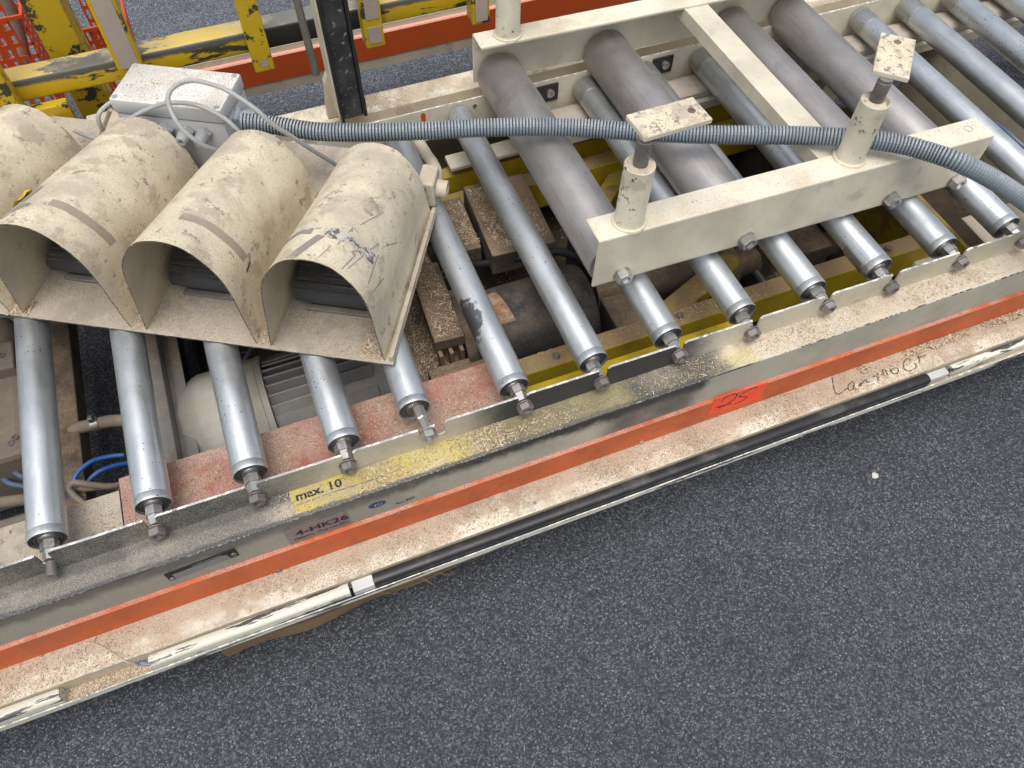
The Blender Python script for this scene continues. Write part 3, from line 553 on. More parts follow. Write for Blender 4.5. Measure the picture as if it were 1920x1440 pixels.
# inventory sticker and pen writing
bm = bmesh.new(); prism(bm, [(x, .5811, z) for x, z in STK], (0, -.0006, 0)); stk = mesh_obj('red_sticker', bm, 'redsticker', conv)
bm = bmesh.new()
stroke(bm, [(x, .5803, z) for x, z in T2], .0017, (0, 1, 0)); stroke(bm, [(x, .5803, z) for x, z in T5], .0017, (0, 1, 0))
for x, z in TICK: stroke(bm, [(x, .5803, z), (x+.0006, .5803, z+.0012), (x+.0012, .5803, z+.0028)], .0004, (0, 1, 0))
mesh_obj('handwriting', bm, 'ink', stk)
bm = bmesh.new()
for l in PEN: stroke(bm, [(x, y, .2262) for x, y in l], .0011, (0, 0, 1))
mesh_obj('handwriting', bm, 'pencil', conv)

# ------------------------------------------------------------------ frame of large rollers lying on the conveyor
M['postcream'] = paint('scuffed_post_paint', CREAM, .42, stain=(.46, .42, .34), stain_at=.54, chips=(.10, .09, .085), chip_at=.60, chip_scale=70, specks=.12, grain=.06, scratch=.6)
M['chipped_plate'] = paint('chipped_cream_plate', (.70, .62, .46), .6, stain=(.42, .36, .30), stain_at=.50, chips=(.25, .22, .22), chip_at=.565, chip_scale=75, dust=(.60, .47, .32), dust_amt=.4, specks=.3, grain=.15, bump=.4)
FM = Matrix.Identity(4)
for i in range(3):
    for j in range(3): FM[i][j] = FR_M[i][j]
    FM[i][3] = FR_O[i]
fr = tag(empty('press_roller_unit', mat=FM), 'cream steel frame holding four large grey rollers, lying upside down on the conveyor', 'roller unit')
FL, FH, FW, FF = .83, .115, .640, .0568
def local(o): o.matrix_parent_inverse = Matrix.Identity(4); return o
topf = lambda f: 1 if f.normal.z > .8 and f.calc_center_median().z > -.012 else 0
def angle_beam(near):
    bm = bmesh.new(); t = .005
    s = (lambda y: y) if near else (lambda y: FW-y)
    pr = [(s(0), -FH+.004), (s(0), -.003), (s(.001), -.001), (s(.003), 0), (s(FF-.001), 0), (s(FF), -.001), (s(FF), -t), (s(t+.002), -t), (s(t), -t-.002), (s(t), -FH), (s(.001), -FH)]
    prism_x(bm, pr, 0, FL)
    es = [e for e in bm.edges if (e.verts[0].co.x == e.verts[1].co.x)]
    bmesh.ops.bevel(bm, geom=es, offset=.0012, segments=2, affect='EDGES')
    return mesh_obj('angle_beam', bm, ['cream', 'cream_top'], fr, fm=topf)
b1 = local(angle_beam(True)); b2 = local(angle_beam(False))
bm = bmesh.new(); lathe(bm, (.7923, .0326, -.0005), (0, 0, 1), [(0, .0085), (.0009, .0085), (.0009, .0078), (.0004, .0076), (.0004, 0)], 20); local(mesh_obj('drilled_hole', bm, 'brown_side', b1))
bm = bmesh.new(); box(bm, .4770, .5335, FF+.0005, FW-.0055, -.0115, -.0055, .0015); box(bm, .4735, .4768, FF+.0005, FW-.0055, -.035, -.0040, .001)
local(mesh_obj('cross_bar', bm, ['cream', 'cream'], fr))
LX = [.0556, .3115, .6355, .792]; LR = [.0505, .0520, .0455, .0455]; LZ = -.0975
bmt = bmesh.new(); LL = FW-.041
for k, x in enumerate(LX):
    bm = bmesh.new(); r = LR[k]
    lathe(bm, (x, .030, LZ), (0, 1, 0), [(.004, r*.72), (.0, r*.93), (.001, r-.0012), (.0035, r), (LL-.006, r), (LL-.001, r-.003), (LL, r*.8), (LL, .01)], 64, False)
    ro = local(mesh_obj('large_roller', bm, 'bigroll', fr, smooth=True))
    bm = bmesh.new(); lathe(bm, (x, .031, LZ), (0, 1, 0), [(.008, r*.74), (.004, r*.7), (.004, r*.45), (.0, r*.42), (0, .012), (-.025, .012)], 32, True); local(mesh_obj('bearing', bm, 'steel', ro, smooth=True))
    bm = bmesh.new(); lathe(bm, (x, -.0002, LZ), (0, -1, 0), [(0, .0165), (.0028, .0165)], 28); hexnut(bm, (x, -.003, LZ), (0, -1, 0), .0158, .0165, .35+k*.4, .0092)
    local(mesh_obj('axle_bolt', bm, 'zinc', fr))
def post(x, y, h, rr, rod, plate_c, plate_yaw, pl=(.1205, .0595)):
    bm = bmesh.new(); lathe(bm, (x, y, 0), (0, 0, 1), [(-.001, rr+.006), (.003, rr+.002), (.008, rr), (h-.0015, rr), (h, rr-.0015), (h, .011), (h-.004, .0105)], 40, True)
    po = local(mesh_obj('post', bm, ['postcream', 'chipped_plate'], fr, smooth=True, fm=lambda f: 1 if f.normal.z > .8 else 0))
    bm = bmesh.new(); ring = [Vector((x+(rr+.0025)*math.cos(a), y+(rr+.0025)*math.sin(a), .0012)) for a in [2*PI*q/40 for q in range(41)]]
    sweep(bm, ring, lambda i: .0026+R_.uniform(0, .0012), 8, False); local(mesh_obj('weld_bead', bm, 'cream', po, smooth=True))
    pr = []; n = int((rod-h)/.0034)
    for k in range(n): pr += [(k*.0034, .0124), (k*.0034+.0014, .0124), (k*.0034+.0019, .0100), (k*.0034+.0030, .0100)]
    bm = bmesh.new(); lathe(bm, (x, y, h-.003), (0, 0, 1), [(0, .0104)]+pr+[(rod-h+.003, .0122)], 24, True); local(mesh_obj('threaded_rod', bm, 'darkbolt', po, smooth=False))
    T = Matrix.Translation((plate_c[0], plate_c[1], rod+.0045)) @ Matrix.Rotation(plate_yaw, 4, 'Z')
    bm = bmesh.new(); box(bm, -pl[0]/2, pl[0]/2, -pl[1]/2, pl[1]/2, -.0045, .0045, .0014, T)
    pp = local(mesh_obj('foot_plate', bm, ['cream', 'chipped_plate'], po, fm=lambda f: 1 if f.normal.z > .5 else 0))
    bm = bmesh.new(); hp = T @ Vector((pl[0]*.33, 0, .0040)); lathe(bm, hp, (0, 0, 1), [(0, .0066), (.0009, .0066), (.0009, .0060), (.0006, .006), (.0006, 0)], 20); local(mesh_obj('plate_hole', bm, 'brown_side', pp))
post(POST1[0], POST1[1], .1226, .0255, .1745, (.1180, .0492), math.radians(2.8))
post(POST2[0], POST2[1], .1230, .0255, .166, (.5670, .0800), math.radians(47.6))
post(.0694, .6125, .1228, .0255, .172, (.118, .62), math.radians(6))

# ------------------------------------------------------------------ foot pedal unit with four hoods
ca, sa = math.cos(math.radians(-30)), math.sin(math.radians(-30))
HM = Matrix(((ca, -sa, 0, F3[0]), (sa, ca, 0, F3[1]), (0, 0, 1, .4355), (0, 0, 0, 1)))
ped = tag(empty('foot_pedal_unit', mat=HM), 'four scuffed cream hoods over black foot pedals, with a grey junction box behind', 'foot pedals')
bm = bmesh.new(); box(bm, -.925, .004, -.006, .3645, -.0045, 0, .0008, seg=1); box(bm, -.925, -.205, .365, .515, -.0045, 0, .0008, seg=1)
local(mesh_obj('base_plate', bm, ['raw_edge', 'baseplate'], ped, fm=lambda f: 1 if abs(f.normal.z) > .5 else 0))
bm = bmesh.new(); box(bm, -.004, .0035, .0, .36, .0003, .013, .001); local(mesh_obj('edge_strip', bm, 'baseplate', ped))
HP = [(-.2150, 0), (-.2085, .045), (-.2010, .095), (-.1945, .136), (-.1860, .170), (-.1640, .206), (-.1400, .2290), (-.1160, .2375), (-.0920, .2385), (-.0650, .2290), (-.0430, .2040), (-.0260, .1700), (-.0185, .1300), (-.0165, .080), (-.0145, .040), (-.0115, 0)]
HPS = [(v.x, v.y) for v in spline([(a, b, 0) for a, b in HP], 4)]
HREF = [0, -.2275, -.455, -.682]
def hpt(k, t, s_, lift=0.):
    f = s_/.36; x = t*(len(HPS)-1); i = min(len(HPS)-2, int(x)); fr_ = x-i
    a, b = HPS[i], HPS[i+1]; u = a[0]+(b[0]-a[0])*fr_; z = a[1]+(b[1]-a[1])*fr_
    dx, dz = b[0]-a[0], b[1]-a[1]; L = math.hypot(dx, dz) or 1; u += -dz/L*lift; z += dx/L*lift
    dr = .083*f - .0012*math.sin(7*f+k*1.7)*(1-f)
    z2 = z*(.13-dr)/.13 if z < .13 else z-dr
    return Vector((HREF[k]+u+.005*f+.0012*math.sin(5*f+k*2), s_, max(z2, .0002)))
def tpar(u, z):
    return min(range(len(HPS)), key=lambda i: (HPS[i][0]-u)**2+(HPS[i][1]-z)**2)/(len(HPS)-1)
def hood(k):
    bm = bmesh.new(); NS = 14; n = len(HPS); t = .0022; rings = []
    for s in range(NS+1):
        rings.append(([bm.verts.new(hpt(k, j/(n-1), .36*s/NS)) for j in range(n)], [bm.verts.new(hpt(k, j/(n-1), .36*s/NS, -t)) for j in range(n)]))
    outer = []; edge = []
    for a, b in zip(rings, rings[1:]):
        for j in range(n-1):
            outer.append(bm.faces.new((a[0][j], b[0][j], b[0][j+1], a[0][j+1]))); bm.faces.new((a[1][j+1], b[1][j+1], b[1][j], a[1][j]))
    for rg in (rings[0], rings[-1]):
        for j in range(n-1): edge.append(bm.faces.new((rg[0][j], rg[0][j+1], rg[1][j+1], rg[1][j])))
    bk_ = [bm.verts.new(v.co+Vector((0, -.001, 0))) for v in rings[-1][0]]; bm.faces.new(bk_)
    bmesh.ops.recalc_face_normals(bm, faces=bm.faces)
    for f in bm.faces: f.material_index = 1
    for f in outer: f.material_index = 0
    for f in edge: f.material_index = 2
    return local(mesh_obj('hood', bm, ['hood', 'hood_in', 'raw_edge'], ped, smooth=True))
def patch(k, h, name, mat, quad, n=10, m=3, jag=.0015, lift=.0007):
    # quad: four corners as (t, s): start-low, start-high, end-high, end-low; ragged outline
    bm = bmesh.new(); rows = []
    for i in range(n+1):
        f = i/n; a = [quad[0][c]+(quad[3][c]-quad[0][c])*f for c in (0, 1)]; b = [quad[1][c]+(quad[2][c]-quad[1][c])*f for c in (0, 1)]; row = []
        for j in range(m+1):
            g_ = j/m; tt = a[0]+(b[0]-a[0])*g_; ss_ = a[1]+(b[1]-a[1])*g_
            if j in (0, m): ss_ += R_.uniform(-jag, jag)
            row.append(bm.verts.new(hpt(k, tt, ss_, lift)))
        rows.append(row)
    for a, b in zip(rows, rows[1:]):
        for j in range(m): bm.faces.new((a[j], a[j+1], b[j+1], b[j]))
    bmesh.ops.recalc_face_normals(bm, faces=bm.faces)
    return local(mesh_obj(name, bm, mat, h, smooth=True))
M['primer'] = paint('bare_primer_scrape', (.58, .55, .48), .6, chips=(.14, .125, .12), chip_at=.50, chip_scale=90, grain=.2, stain=(.36, .32, .29), stain_at=.5)
M['scrape'] = paint('grey_scrape', (.27, .24, .21), .65, stain=(.42, .37, .30), stain_at=.50, grain=.2)
HOODS = []
for k in range(4):
    h = hood(k); HOODS.append(h)
    if k in (1, 2):
        t0, t1 = tpar(-.098 if k == 1 else -.085, .2385), tpar(-.0185, .150)
        patch(k, h, 'tape_strip', 'tape', ((t0, .062), (t0, .079), (t1, .083), (t1, .066)), 14, 2, .0006)
    # pedal: black ribbed tread sloping up to the back
    cx = HREF[k]-.116
    bm = bmesh.new(); pr = [(.088, .026), (.080, .032), (.0785, .046), (.084, .055)]
    for q in range(14):
        y = .088+q*.0125; z = .056+q*.0040
        pr += [(y, z), (y+.0015, z+.0046), (y+.0062, z+.0056), (y+.0082, z+.0006)]
    pr += [(.268, .108), (.268, .035)]
    x0, x1 = cx-.070, cx+.066
    a = [bm.verts.new((x0, y, z)) for y, z in pr]; b = [bm.verts.new((x1, y, z)) for y, z in pr]; n = len(pr)
    for j in range(n): bm.faces.new((a[j], a[(j+1) % n], b[(j+1) % n], b[j]))
    bm.faces.new(a); bm.faces.new(list(reversed(b))); bmesh.ops.recalc_face_normals(bm, faces=bm.faces)
    pd = local(mesh_obj('pedal', bm, 'pedal', ped))
    bm = bmesh.new(); box(bm, cx-.055, cx+.062, .094, .26, .0065, .0255, .003); local(mesh_obj('pedal_base', bm, 'rubber', pd))
    bm = bmesh.new(); box(bm, cx-.062, cx+.064, .084, .27, .0003, .0062, .002); local(mesh_obj('pedal_foot', bm, 'footgrey', pd))
T_ = lambda u, z: tpar(u, z)
h4 = HOODS[0]
patch(0, h4, 'scrape', 'scrape', ((T_(-.178, .190), .066), (T_(-.178, .190), .074), (T_(-.118, .2375), .080), (T_(-.118, .2375), .067)), 10, 2, .002)
patch(0, h4, 'scrape', 'primer', ((T_(-.098, .2385), .064), (T_(-.098, .2385), .086), (T_(-.030, .178), .090), (T_(-.030, .178), .070)), 14, 3, .004)
patch(0, h4, 'scrape', 'scrape', ((T_(-.132, .232), .004), (T_(-.118, .2375), .003), (T_(-.094, .2385), .062), (T_(-.104, .238), .064)), 8, 2, .001, .0006)
for (u0, z0, s0, u1, z1, s1) in ((-.07, .231, .05, -.066, .229, .105), (-.045, .208, .02, -.035, .19, .12), (-.055, .22, .01, -.05, .215, .055), (-.026, .17, .03, -.03, .178, .10), (-.085, .238, .01, -.08, .236, .045), (-.06, .225, .12, -.045, .207, .19), (-.03, .178, .12, -.022, .15, .17), (-.022, .15, .03, -.02, .14, .08)):
    ta, tb = T_(u0, z0), T_(u1, z1); w = .004
    patch(0, h4, 'scratch', 'scrape', ((ta, s0), (ta+.003, s0+.001), (tb+.004, s1), (tb, s1)), 6, 1, .0004, .0005)
patch(1, HOODS[1], 'scratch', 'matblack', ((T_(-.019, .140)+.01, .060), (T_(-.019, .140)+.018, .060), (T_(-.019, .140)+.006, .082), (T_(-.019, .140), .082)), 5, 1, .0008, .0006)
patch(2, HOODS[2], 'scrape', 'scrape', ((T_(-.180, .183), .004), (T_(-.140, .229), .010), (T_(-.110, .238), .060), (T_(-.150, .222), .062)), 10, 3, .003)
patch(2, HOODS[2], 'scrape', 'scrape', ((T_(-.140, .229), .066), (T_(-.128, .233), .066), (T_(-.12, .2375), .112), (T_(-.135, .231), .115)), 6, 2, .002)
# crumpled yellow sticker on the shoulder of the third hood
bm = bmesh.new()
t0, t1 = T_(-.190, .150), T_(-.140, .229)
g_ = [[bm.verts.new(hpt(2, t0+(t1-t0)*i/6+R_.uniform(-.004, .004), .070+.050*j/4+R_.uniform(-.004, .004), .002+R_.uniform(0, .007))) for i in range(7)] for j in range(5)]
for j in range(4):
    for i in range(6):
        if (i, j) not in ((0, 3), (5, 0), (0, 2), (5, 3), (0, 0)): bm.faces.new((g_[j][i], g_[j][i+1], g_[j+1][i+1], g_[j+1][i]))
M['yellow_fresh'] = paint('crumpled_yellow', (.66, .47, .03), .5, stain=(.40, .26, .03), stain_at=.5, grain=.15)
local(mesh_obj('torn_sticker', bm, 'yellow_fresh', ped))
# bracket, pipe handle and socket at the rear right corner
bm = bmesh.new(); box(bm, -.034, -.001, .372, .430, .0003, .058, .004); br = local(mesh_obj('corner_bracket', bm, 'hosebeige', ped))
bm = bmesh.new(); lathe(bm, (-.001, .398, .028), (1, 0, -.05), [(0, .017), (.019, .017), (.021, .016), (.021, .0135), (.006, .0135)], 26, False); so_ = local(mesh_obj('socket', bm, ['hosebeige'], br, smooth=True))
bm = bmesh.new(); lathe(bm, (.0165, .398, .027), (1, 0, -.05), [(0, .0134), (.001, 0)], 22, False); local(mesh_obj('socket_bore', bm, 'brown_side', so_))
bm = bmesh.new(); lathe(bm, (-.020, .3715, .046), (0, -1, 0), [(0, .005), (.004, .005), (.005, .003), (.005, 0)], 14); local(mesh_obj('rivet', bm, 'steel', br, smooth=True))
Hinv = HM.inverted()
def loc_path(P): return [Hinv @ Vector(p) for p in P]
local(tube_obj('pipe_handle', loc_path(PIPE), .0115, 'hosebeige', ped, 16))
# junction box
jb0 = (-.612, -.394, .386, .500)
bm = bmesh.new(); box(bm, jb0[0]+.002, jb0[1]-.002, jb0[2]+.002, jb0[3]-.002, .0003, .135, .004); jb = local(mesh_obj('junction_box', bm, 'plastic', ped, smooth=True))
bm = bmesh.new(); box(bm, jb0[0], jb0[1], jb0[2], jb0[3], .1375, .168, .005); lid = local(mesh_obj('lid', bm, ['plastic', 'plastic_top'], jb, smooth=True, fm=lambda f: 1 if f.normal.z > .7 else 0))
for (x, y) in ((jb0[0]+.010, jb0[2]+.010), (jb0[1]-.010, jb0[2]+.010), (jb0[0]+.010, jb0[3]-.010), (jb0[1]-.010, jb0[3]-.010)):
    bm = bmesh.new(); lathe(bm, (x, y, .1681), (0, 0, 1), [(0, .0055), (.0006, .0055), (.0006, .0045), (-.0005+.0008, .004), (.0003, 0)], 14); local(mesh_obj('lid_screw', bm, 'gland', lid))
def gland(x, z):
    bm = bmesh.new(); hexnut(bm, (x, jb0[2]+.002, z), (0, -1, 0), .0155, .010, .2)
    lathe(bm, (x, jb0[2]-.008, z), (0, -1, 0), [(0, .0125), (.012, .0125), (.020, .0105), (.024, .0085), (.024, .0045), (.018, .0040)], 20, True)
    local(mesh_obj('cable_gland', bm, 'gland', jb, smooth=False))
for x in (-.583, -.517, -.477, -.442): gland(x, .112 if x != -.583 else .118)
bm = bmesh.new(); hexnut(bm, (jb0[1]-.002, .437, .108), (1, .0, 0), .027, .012, .3); lathe(bm, (jb0[1]+.010, .437, .108), (1, 0, 0), [(0, .021), (.006, .0215), (.007, .0235), (.028, .0235), (.030, .0205)], 12, True)
local(mesh_obj('conduit_gland', bm, 'conduit', jb))
for P in CABLES: local(tube_obj('cable', loc_path(P), .0042, 'cable', ped, 12))
local(tube_obj('strap', loc_path(STRAP), .0042, 'hosebeige', ped, 6))

# ------------------------------------------------------------------ corrugated conduit
pts, st = resample(spline(CONDUIT, 14), .00155)
bm = bmesh.new(); CR = .0172
fs = sweep(bm, pts, lambda i: CR-.0022 if i % 4 == 0 else CR, 20)
for i, ring in enumerate(fs):
    for f in ring: f.material_index = 1 if i % 4 == 3 else 0
cd = mesh_obj('corrugated_conduit', bm, ['conduit', 'conduit_gap'], None, smooth=False)
for i in range(1): cd.data.polygons.foreach_set('use_smooth', [False]*len(cd.data.polygons))
tag(cd, 'grey corrugated plastic conduit running from the junction box over the large rollers to the right', 'conduit')

# ------------------------------------------------------------------ machinery under the rollers
lift = tag(empty('lifting_frame', (.6, .95, 0)), 'dusty yellow lifting frame sitting below the rollers in the middle of the conveyor', 'lifting frame')
lift.location = (0, 0, 0)
def part(name, parent, mats, fn, fm=None, smooth=False):
    bm = bmesh.new(); fn(bm); return mesh_obj(name, bm, mats, parent, smooth, fm)
upf = lambda f: 1 if f.normal.z > .7 else 0
part('oil_pan', lift, 'floorpan', lambda b: (box(b, -.285, 1.70, .66, 1.39, .03, .036), box(b, -.285, 1.70, 1.384, 1.39, .037, .12), box(b, -.285, -.280, .66, 1.383, .037, .10)))
part('front_beam', lift, ['yellow_plain', 'brown_yellow'], lambda b: box(b, .30, 1.345, .790, .832, .165, .250, .003), upf)
part('ledge_beam', lift, 'yellow_plain', lambda b: box(b, .275, .80, .70, .765, .232, .250, .003))
part('back_beam', lift, ['yellow_plain', 'yellow_dusty'], lambda b: box(b, .28, 1.30, 1.360, 1.392, .215, .268, .003), upf)
part('back_beam', lift, ['yellow_plain', 'yellow_dusty'], lambda b: box(b, .28, 1.30, 1.300, 1.342, .150, .235, .003), upf)
T = Matrix.Translation((.775, 1.275, .165)) @ Matrix.Rotation(math.radians(42), 4, 'Z')
part('brace', lift, ['yellow_plain', 'yellow_dusty'], lambda b: box(b, -.11, .09, -.022, .022, -.06, .035, .003, T), upf)
T2_ = Matrix.Translation((.79, .885, .195)) @ Matrix.Rotation(math.radians(22), 4, 'Z')
def lever(b):
    P = [(-.14, -.024), (.10, -.024)] + [(.10+.024*math.cos(a), .024*math.sin(a)) for a in [-PI/2+PI*k/8 for k in range(1, 8)]] + [(.10, .024), (-.14, .024)]
    prism(b, [T2_ @ Vector((x, y, 0)) for x, y in P], (0, 0, .035))
part('lever_arm', lift, 'yellow_dusty', lever)
part('shaft', lift, 'brown', lambda b: lathe(b, (.60, 1.0, .15), (1, -.1, 0), [(0, .035), (.30, .035), (.30, .05), (.34, .05), (.34, .03), (.62, .03)], 20), smooth=True)
part('bearing_block', lift, ['brown_side', 'brown'], lambda b: (box(b, 1.00, 1.16, .90, 1.06, .06, .20, .006), lathe(b, (1.05, .905, .12), (0, -1, 0), [(0, .06), (.03, .055), (.03, .03), (.05, .03), (.05, 0)], 22)), upf)
part('bearing_block', lift, ['brown_side', 'brown'], lambda b: box(b, .60, .72, .86, 1.02, .05, .17, .006), upf)
part('spring_rod', lift, 'steel', lambda b: lathe(b, (.99, .80, .14), (0, 1, 0), [(0, .010), (.5, .010)], 12))
part('side_plate', lift, 'brown_side', lambda b: (box(b, 1.20, 1.21, .84, 1.38, .05, .24, .001)))
part('side_plate', lift, 'yellow_dusty', lambda b: (box(b, 1.375, 1.385, .70, 1.38, .05, .26, .001)))
def bolts(parent, pts, r=.007, mt='steel'):
    for (x, y, z) in pts:
        bm = bmesh.new(); lathe(bm, (x, y, z), (0, 0, 1), [(-.001, r*1.25), (.0015, r*1.25)], 16); hexnut(bm, (x, y, z+.0015), (0, 0, 1), r, .006, x*50); mesh_obj('bolt', bm, mt, parent)
bolts(lift, [(.42, .81, .2505), (.70, .812, .2505), (.98, .81, .2505), (1.22, .812, .2505), (.66, .93, .1705), (.70, .98, .1705), (1.03, 1.02, .2005), (1.13, 1.03, .2005), (.50, 1.32, .2355), (1.05, 1.32, .2355)])
part('terminal_box', lift, ['brown_side', 'brown'], lambda b: box(b, .60, .69, 1.06, 1.16, .05, .215, .006), upf)
part('rib_plate', lift, 'brown_side', lambda b: [box(b, .90+k*.03, .906+k*.03, 1.10, 1.34, .05, .19, .001) for k in range(1)])
for k_, P_ in enumerate(([(.28, 1.14, .10), (.40, 1.06, .16), (.56, 1.06, .13), (.72, 1.14, .10), (.86, 1.30, .08)], [(.30, .90, .06), (.48, .80, .10), (.70, .83, .12), (.86, .95, .10), (1.2, .98, .08)], [(-.25, 1.1, .06), (-.1, 1.22, .10), (.1, 1.18, .08)], [(.95, 1.2, .12), (1.1, 1.14, .2), (1.3, 1.16, .16), (1.4, 1.2, .1)])):
    tube_obj('cable', P_, .006 if k_ % 2 else .0045, ('rubber', 'tan', 'blue_dull', 'rubber')[k_], lift, 8)
# steel blocks lying in the frame
def blk(label, cx, cy, z0, z1, lx, ly, ang, bev=.003):
    T = Matrix.Translation((cx, cy, 0)) @ Matrix.Rotation(math.radians(ang), 4, 'Z')
    bm = bmesh.new(); box(bm, -lx/2, lx/2, -ly/2, ly/2, z0, z1, bev, T); o = mesh_obj('steel_block', bm, ['brown_side', 'brown'], None, fm=upf)
    return tag(o, label, 'block', 'dust covered blocks under the rollers')
blk('large brown block heaped with sawdust under the seventh and eighth rollers', .462, 1.185, .225, .285, .145, .225, -3)
blk('small brown block with sawdust between the hood unit and the largest brown block', .352, 1.215, .215, .262, .062, .165, -3)
blk('long brown block coated in sawdust beside the rightmost hood, next to the black motor', .232, 1.0, .262, .292, .062, .205, -3)
clt = tag(empty('valve_block', (0, 0, 0)), 'sawdust-caked mechanical block behind the red plate beside the rightmost hood', 'valve block')
part('body', clt, ['brown_side', 'brown'], lambda b: box(b, .135, .275, .868, 1.30, .05, .205, .005), upf)
part('flange', clt, ['brown_side', 'brown'], lambda b: box(b, .17, .262, .845, .885, .205, .232, .005), upf)
part('fitting', clt, 'brown', lambda b: (lathe(b, (.195, .86, .225), (1, 0, 0), [(0, .012), (.09, .012)], 12), lathe(b, (.22, .845, .20), (0, -1, 0), [(0, .014), (.012, .014), (.012, .007), (.004, .007), (.004, 0)], 14)))
part('rib', clt, 'brown', lambda b: [box(b, .20+k*.022, .208+k*.022, .885, .905, .205, .260, .001) for k in range(3)])
part('side_block', clt, ['brown_side', 'brown'], lambda b: box(b, .278, .345, .92, 1.12, .05, .165, .004), upf)
# grey finned motor with fan cowl
mo = tag(empty('gear_motor', (-.1, .98, .15)), 'grey finned electric motor with a rounded fan cowl under the hoods', 'electric motor'); mo.location = (0, 0, 0)
part('fan_cowl', mo, 'cowl', lambda b: lathe(b, (-.152, .955, .135), (-1, 0, 0), [(0, .127), (.112, .127), (.122, .124), (.158, .104), (.180, .078), (.185, .03), (.185, 0)], 16), smooth=True)
part('end_ring', mo, 'cowl', lambda b: lathe(b, (-.151, .955, .135), (1, 0, 0), [(0, .128), (.012, .128), (.012, .10)], 40), smooth=True)
part('body', mo, 'motor', lambda b: lathe(b, (-.139, .955, .135), (1, 0, 0), [(0, .102), (.24, .102), (.25, .08)], 32), smooth=True)
for k in range(15):
    a = math.radians(14+k*11.3); y, z = .955-.114*math.cos(a), .135+.114*math.sin(a)
    L = .215 if k < 2 or k > 6 else (.205 if k != 4 else .12)
    T = Matrix.Translation((-.137, y, z)) @ Matrix.Rotation(PI/2-a, 4, 'X').inverted() if False else Matrix.Translation((-.137, y, z)) @ Matrix.Rotation(a-PI/2, 4, 'X')
    bm = bmesh.new(); box(bm, 0, L, -.0022, .0022, -.014, .014, .0012, T, 1); mesh_obj('fin', bm, ['motor'], mo)
part('foot', mo, ['brown_side', 'brown'], lambda b: (box(b, -.12, .09, .835, .875, .17, .19, .004), box(b, -.11, .10, .80, .84, .13, .15, .004)), upf)
# black motor
bk = tag(empty('black_motor', (.4, .95, 0)), 'black cylindrical motor with a rust-stained label under the seventh roller', 'electric motor'); bk.location = (0, 0, 0)
part('housing', bk, 'blackmotor', lambda b: lathe(b, (.262, .955, .192), (1, 0, 0), [(0, .08), (0, .0905), (.205, .0905), (.208, .093), (.278, .093), (.288, .088), (.294, .07), (.294, 0)], 40), smooth=True)
part('end_band', bk, 'brown_side', lambda b: lathe(b, (.262, .955, .192), (1, 0, 0), [(-.004, .085), (-.004, .094), (.016, .094), (.016, .0912)], 40), smooth=True)
def curved(b, x0, x1, a0, a1, r, ry=.955, rz=.192, skew=0.):
    rows = []
    for q in range(9):
        a = math.radians(a0+(a1-a0)*q/8); rows.append([b.verts.new((x+skew*q/8, ry-r*math.cos(a), rz+r*math.sin(a))) for x in (x0, x1)])
    for p, q in zip(rows, rows[1:]): b.faces.new((p[0], p[1], q[1], q[0]))
part('label_plate', bk, 'rustlabel', lambda b: curved(b, .332, .372, 60, 112, .0915, skew=-.014))
bm = bmesh.new(); lathe(bm, (.285, .935, .283), (0, -.3, 1), [(0, .008), (.006, .007), (.008, 0)], 12); mesh_obj('red_cap', bm, 'redsticker', bk)
tag(tube_obj('black_hose', BLKHOSE, .0085, 'rubber', None, 12), 'thick black hose curving behind the black motor', 'hose')
# left side: tan casting, hoses
lc = tag(empty('tan_casting', (0, 0, 0)), 'dusty tan drive casting at the left edge below the rollers', 'gearbox')
part('body', lc, ['tan'], lambda b: (box(b, -.80, -.592, .975, 1.20, .06, .235, .012)))
part('lug', lc, 'tan', lambda b: (box(b, -.70, -.588, 1.165, 1.235, .22, .262, .004)))
part('dome', lc, 'tan', lambda b: lathe(b, (-.66, 1.31, .12), (0, 0, 1), [(0, .06), (.08, .06), (.105, .045), (.115, .02), (.117, 0)], 24), smooth=True)
for (x, y, z) in ((-.607, 1.20, .2622), (-.612, 1.005, .2352), (-.604, 1.015, .2352)):
    bm = bmesh.new(); lathe(bm, (x, y, z), (0, 0, 1), [(0, .0065), (.002, .0065), (.002, .004), (.0005, .004), (.0005, 0)], 14); mesh_obj('bolt', bm, 'darkbolt', lc)
g3 = 'blue air hoses between the left rollers'
tag(tube_obj('air_hose', BLUE1, .0045, 'blue', None, 10), 'bright blue air hose looping beside the second roller, upper of two', 'hose', g3)
tag(tube_obj('air_hose', BLUE2, .0045, 'blue', None, 10), 'bright blue air hose looping beside the second roller, lower of two', 'hose', g3)
tag(tube_obj('air_hose', BLUE3, .0055, 'blue_dull', None, 10), 'dull blue hose at the left edge of the picture, upper one', 'hose', g3)
tag(tube_obj('air_hose', BLUE4, .0055, 'blue_dull', None, 10), 'dull blue hose at the left edge of the picture, lower one', 'hose', g3)
tag(tube_obj('tan_cable', HOSE1, .006, 'tan', None, 10), 'dusty tan cable bent in a tight loop beside the second roller', 'cable')
tag(tube_obj('tan_cable', HOSE2, .0065, 'tan', None, 10), 'straight dusty cable lying over the looped tan cable', 'cable')
ch = tag(tube_obj('clamped_hose', COND2, .0125, 'tan', None, 14), 'thick dusty hose with a metal clamp between the first two rollers', 'hose')
bm = bmesh.new(); lathe(bm, Vector(COND2[3])-Vector((.008, 0, 0)), (1, 0, 0), [(0, .0128), (0, .0148), (.014, .0148), (.014, .0128)], 20, False); box(bm, COND2[3][0]-.006, COND2[3][0]+.003, COND2[3][1]-.005, COND2[3][1]+.005, COND2[3][2]+.013, COND2[3][2]+.027, .001); mesh_obj('hose_clamp', bm, 'steel', ch)
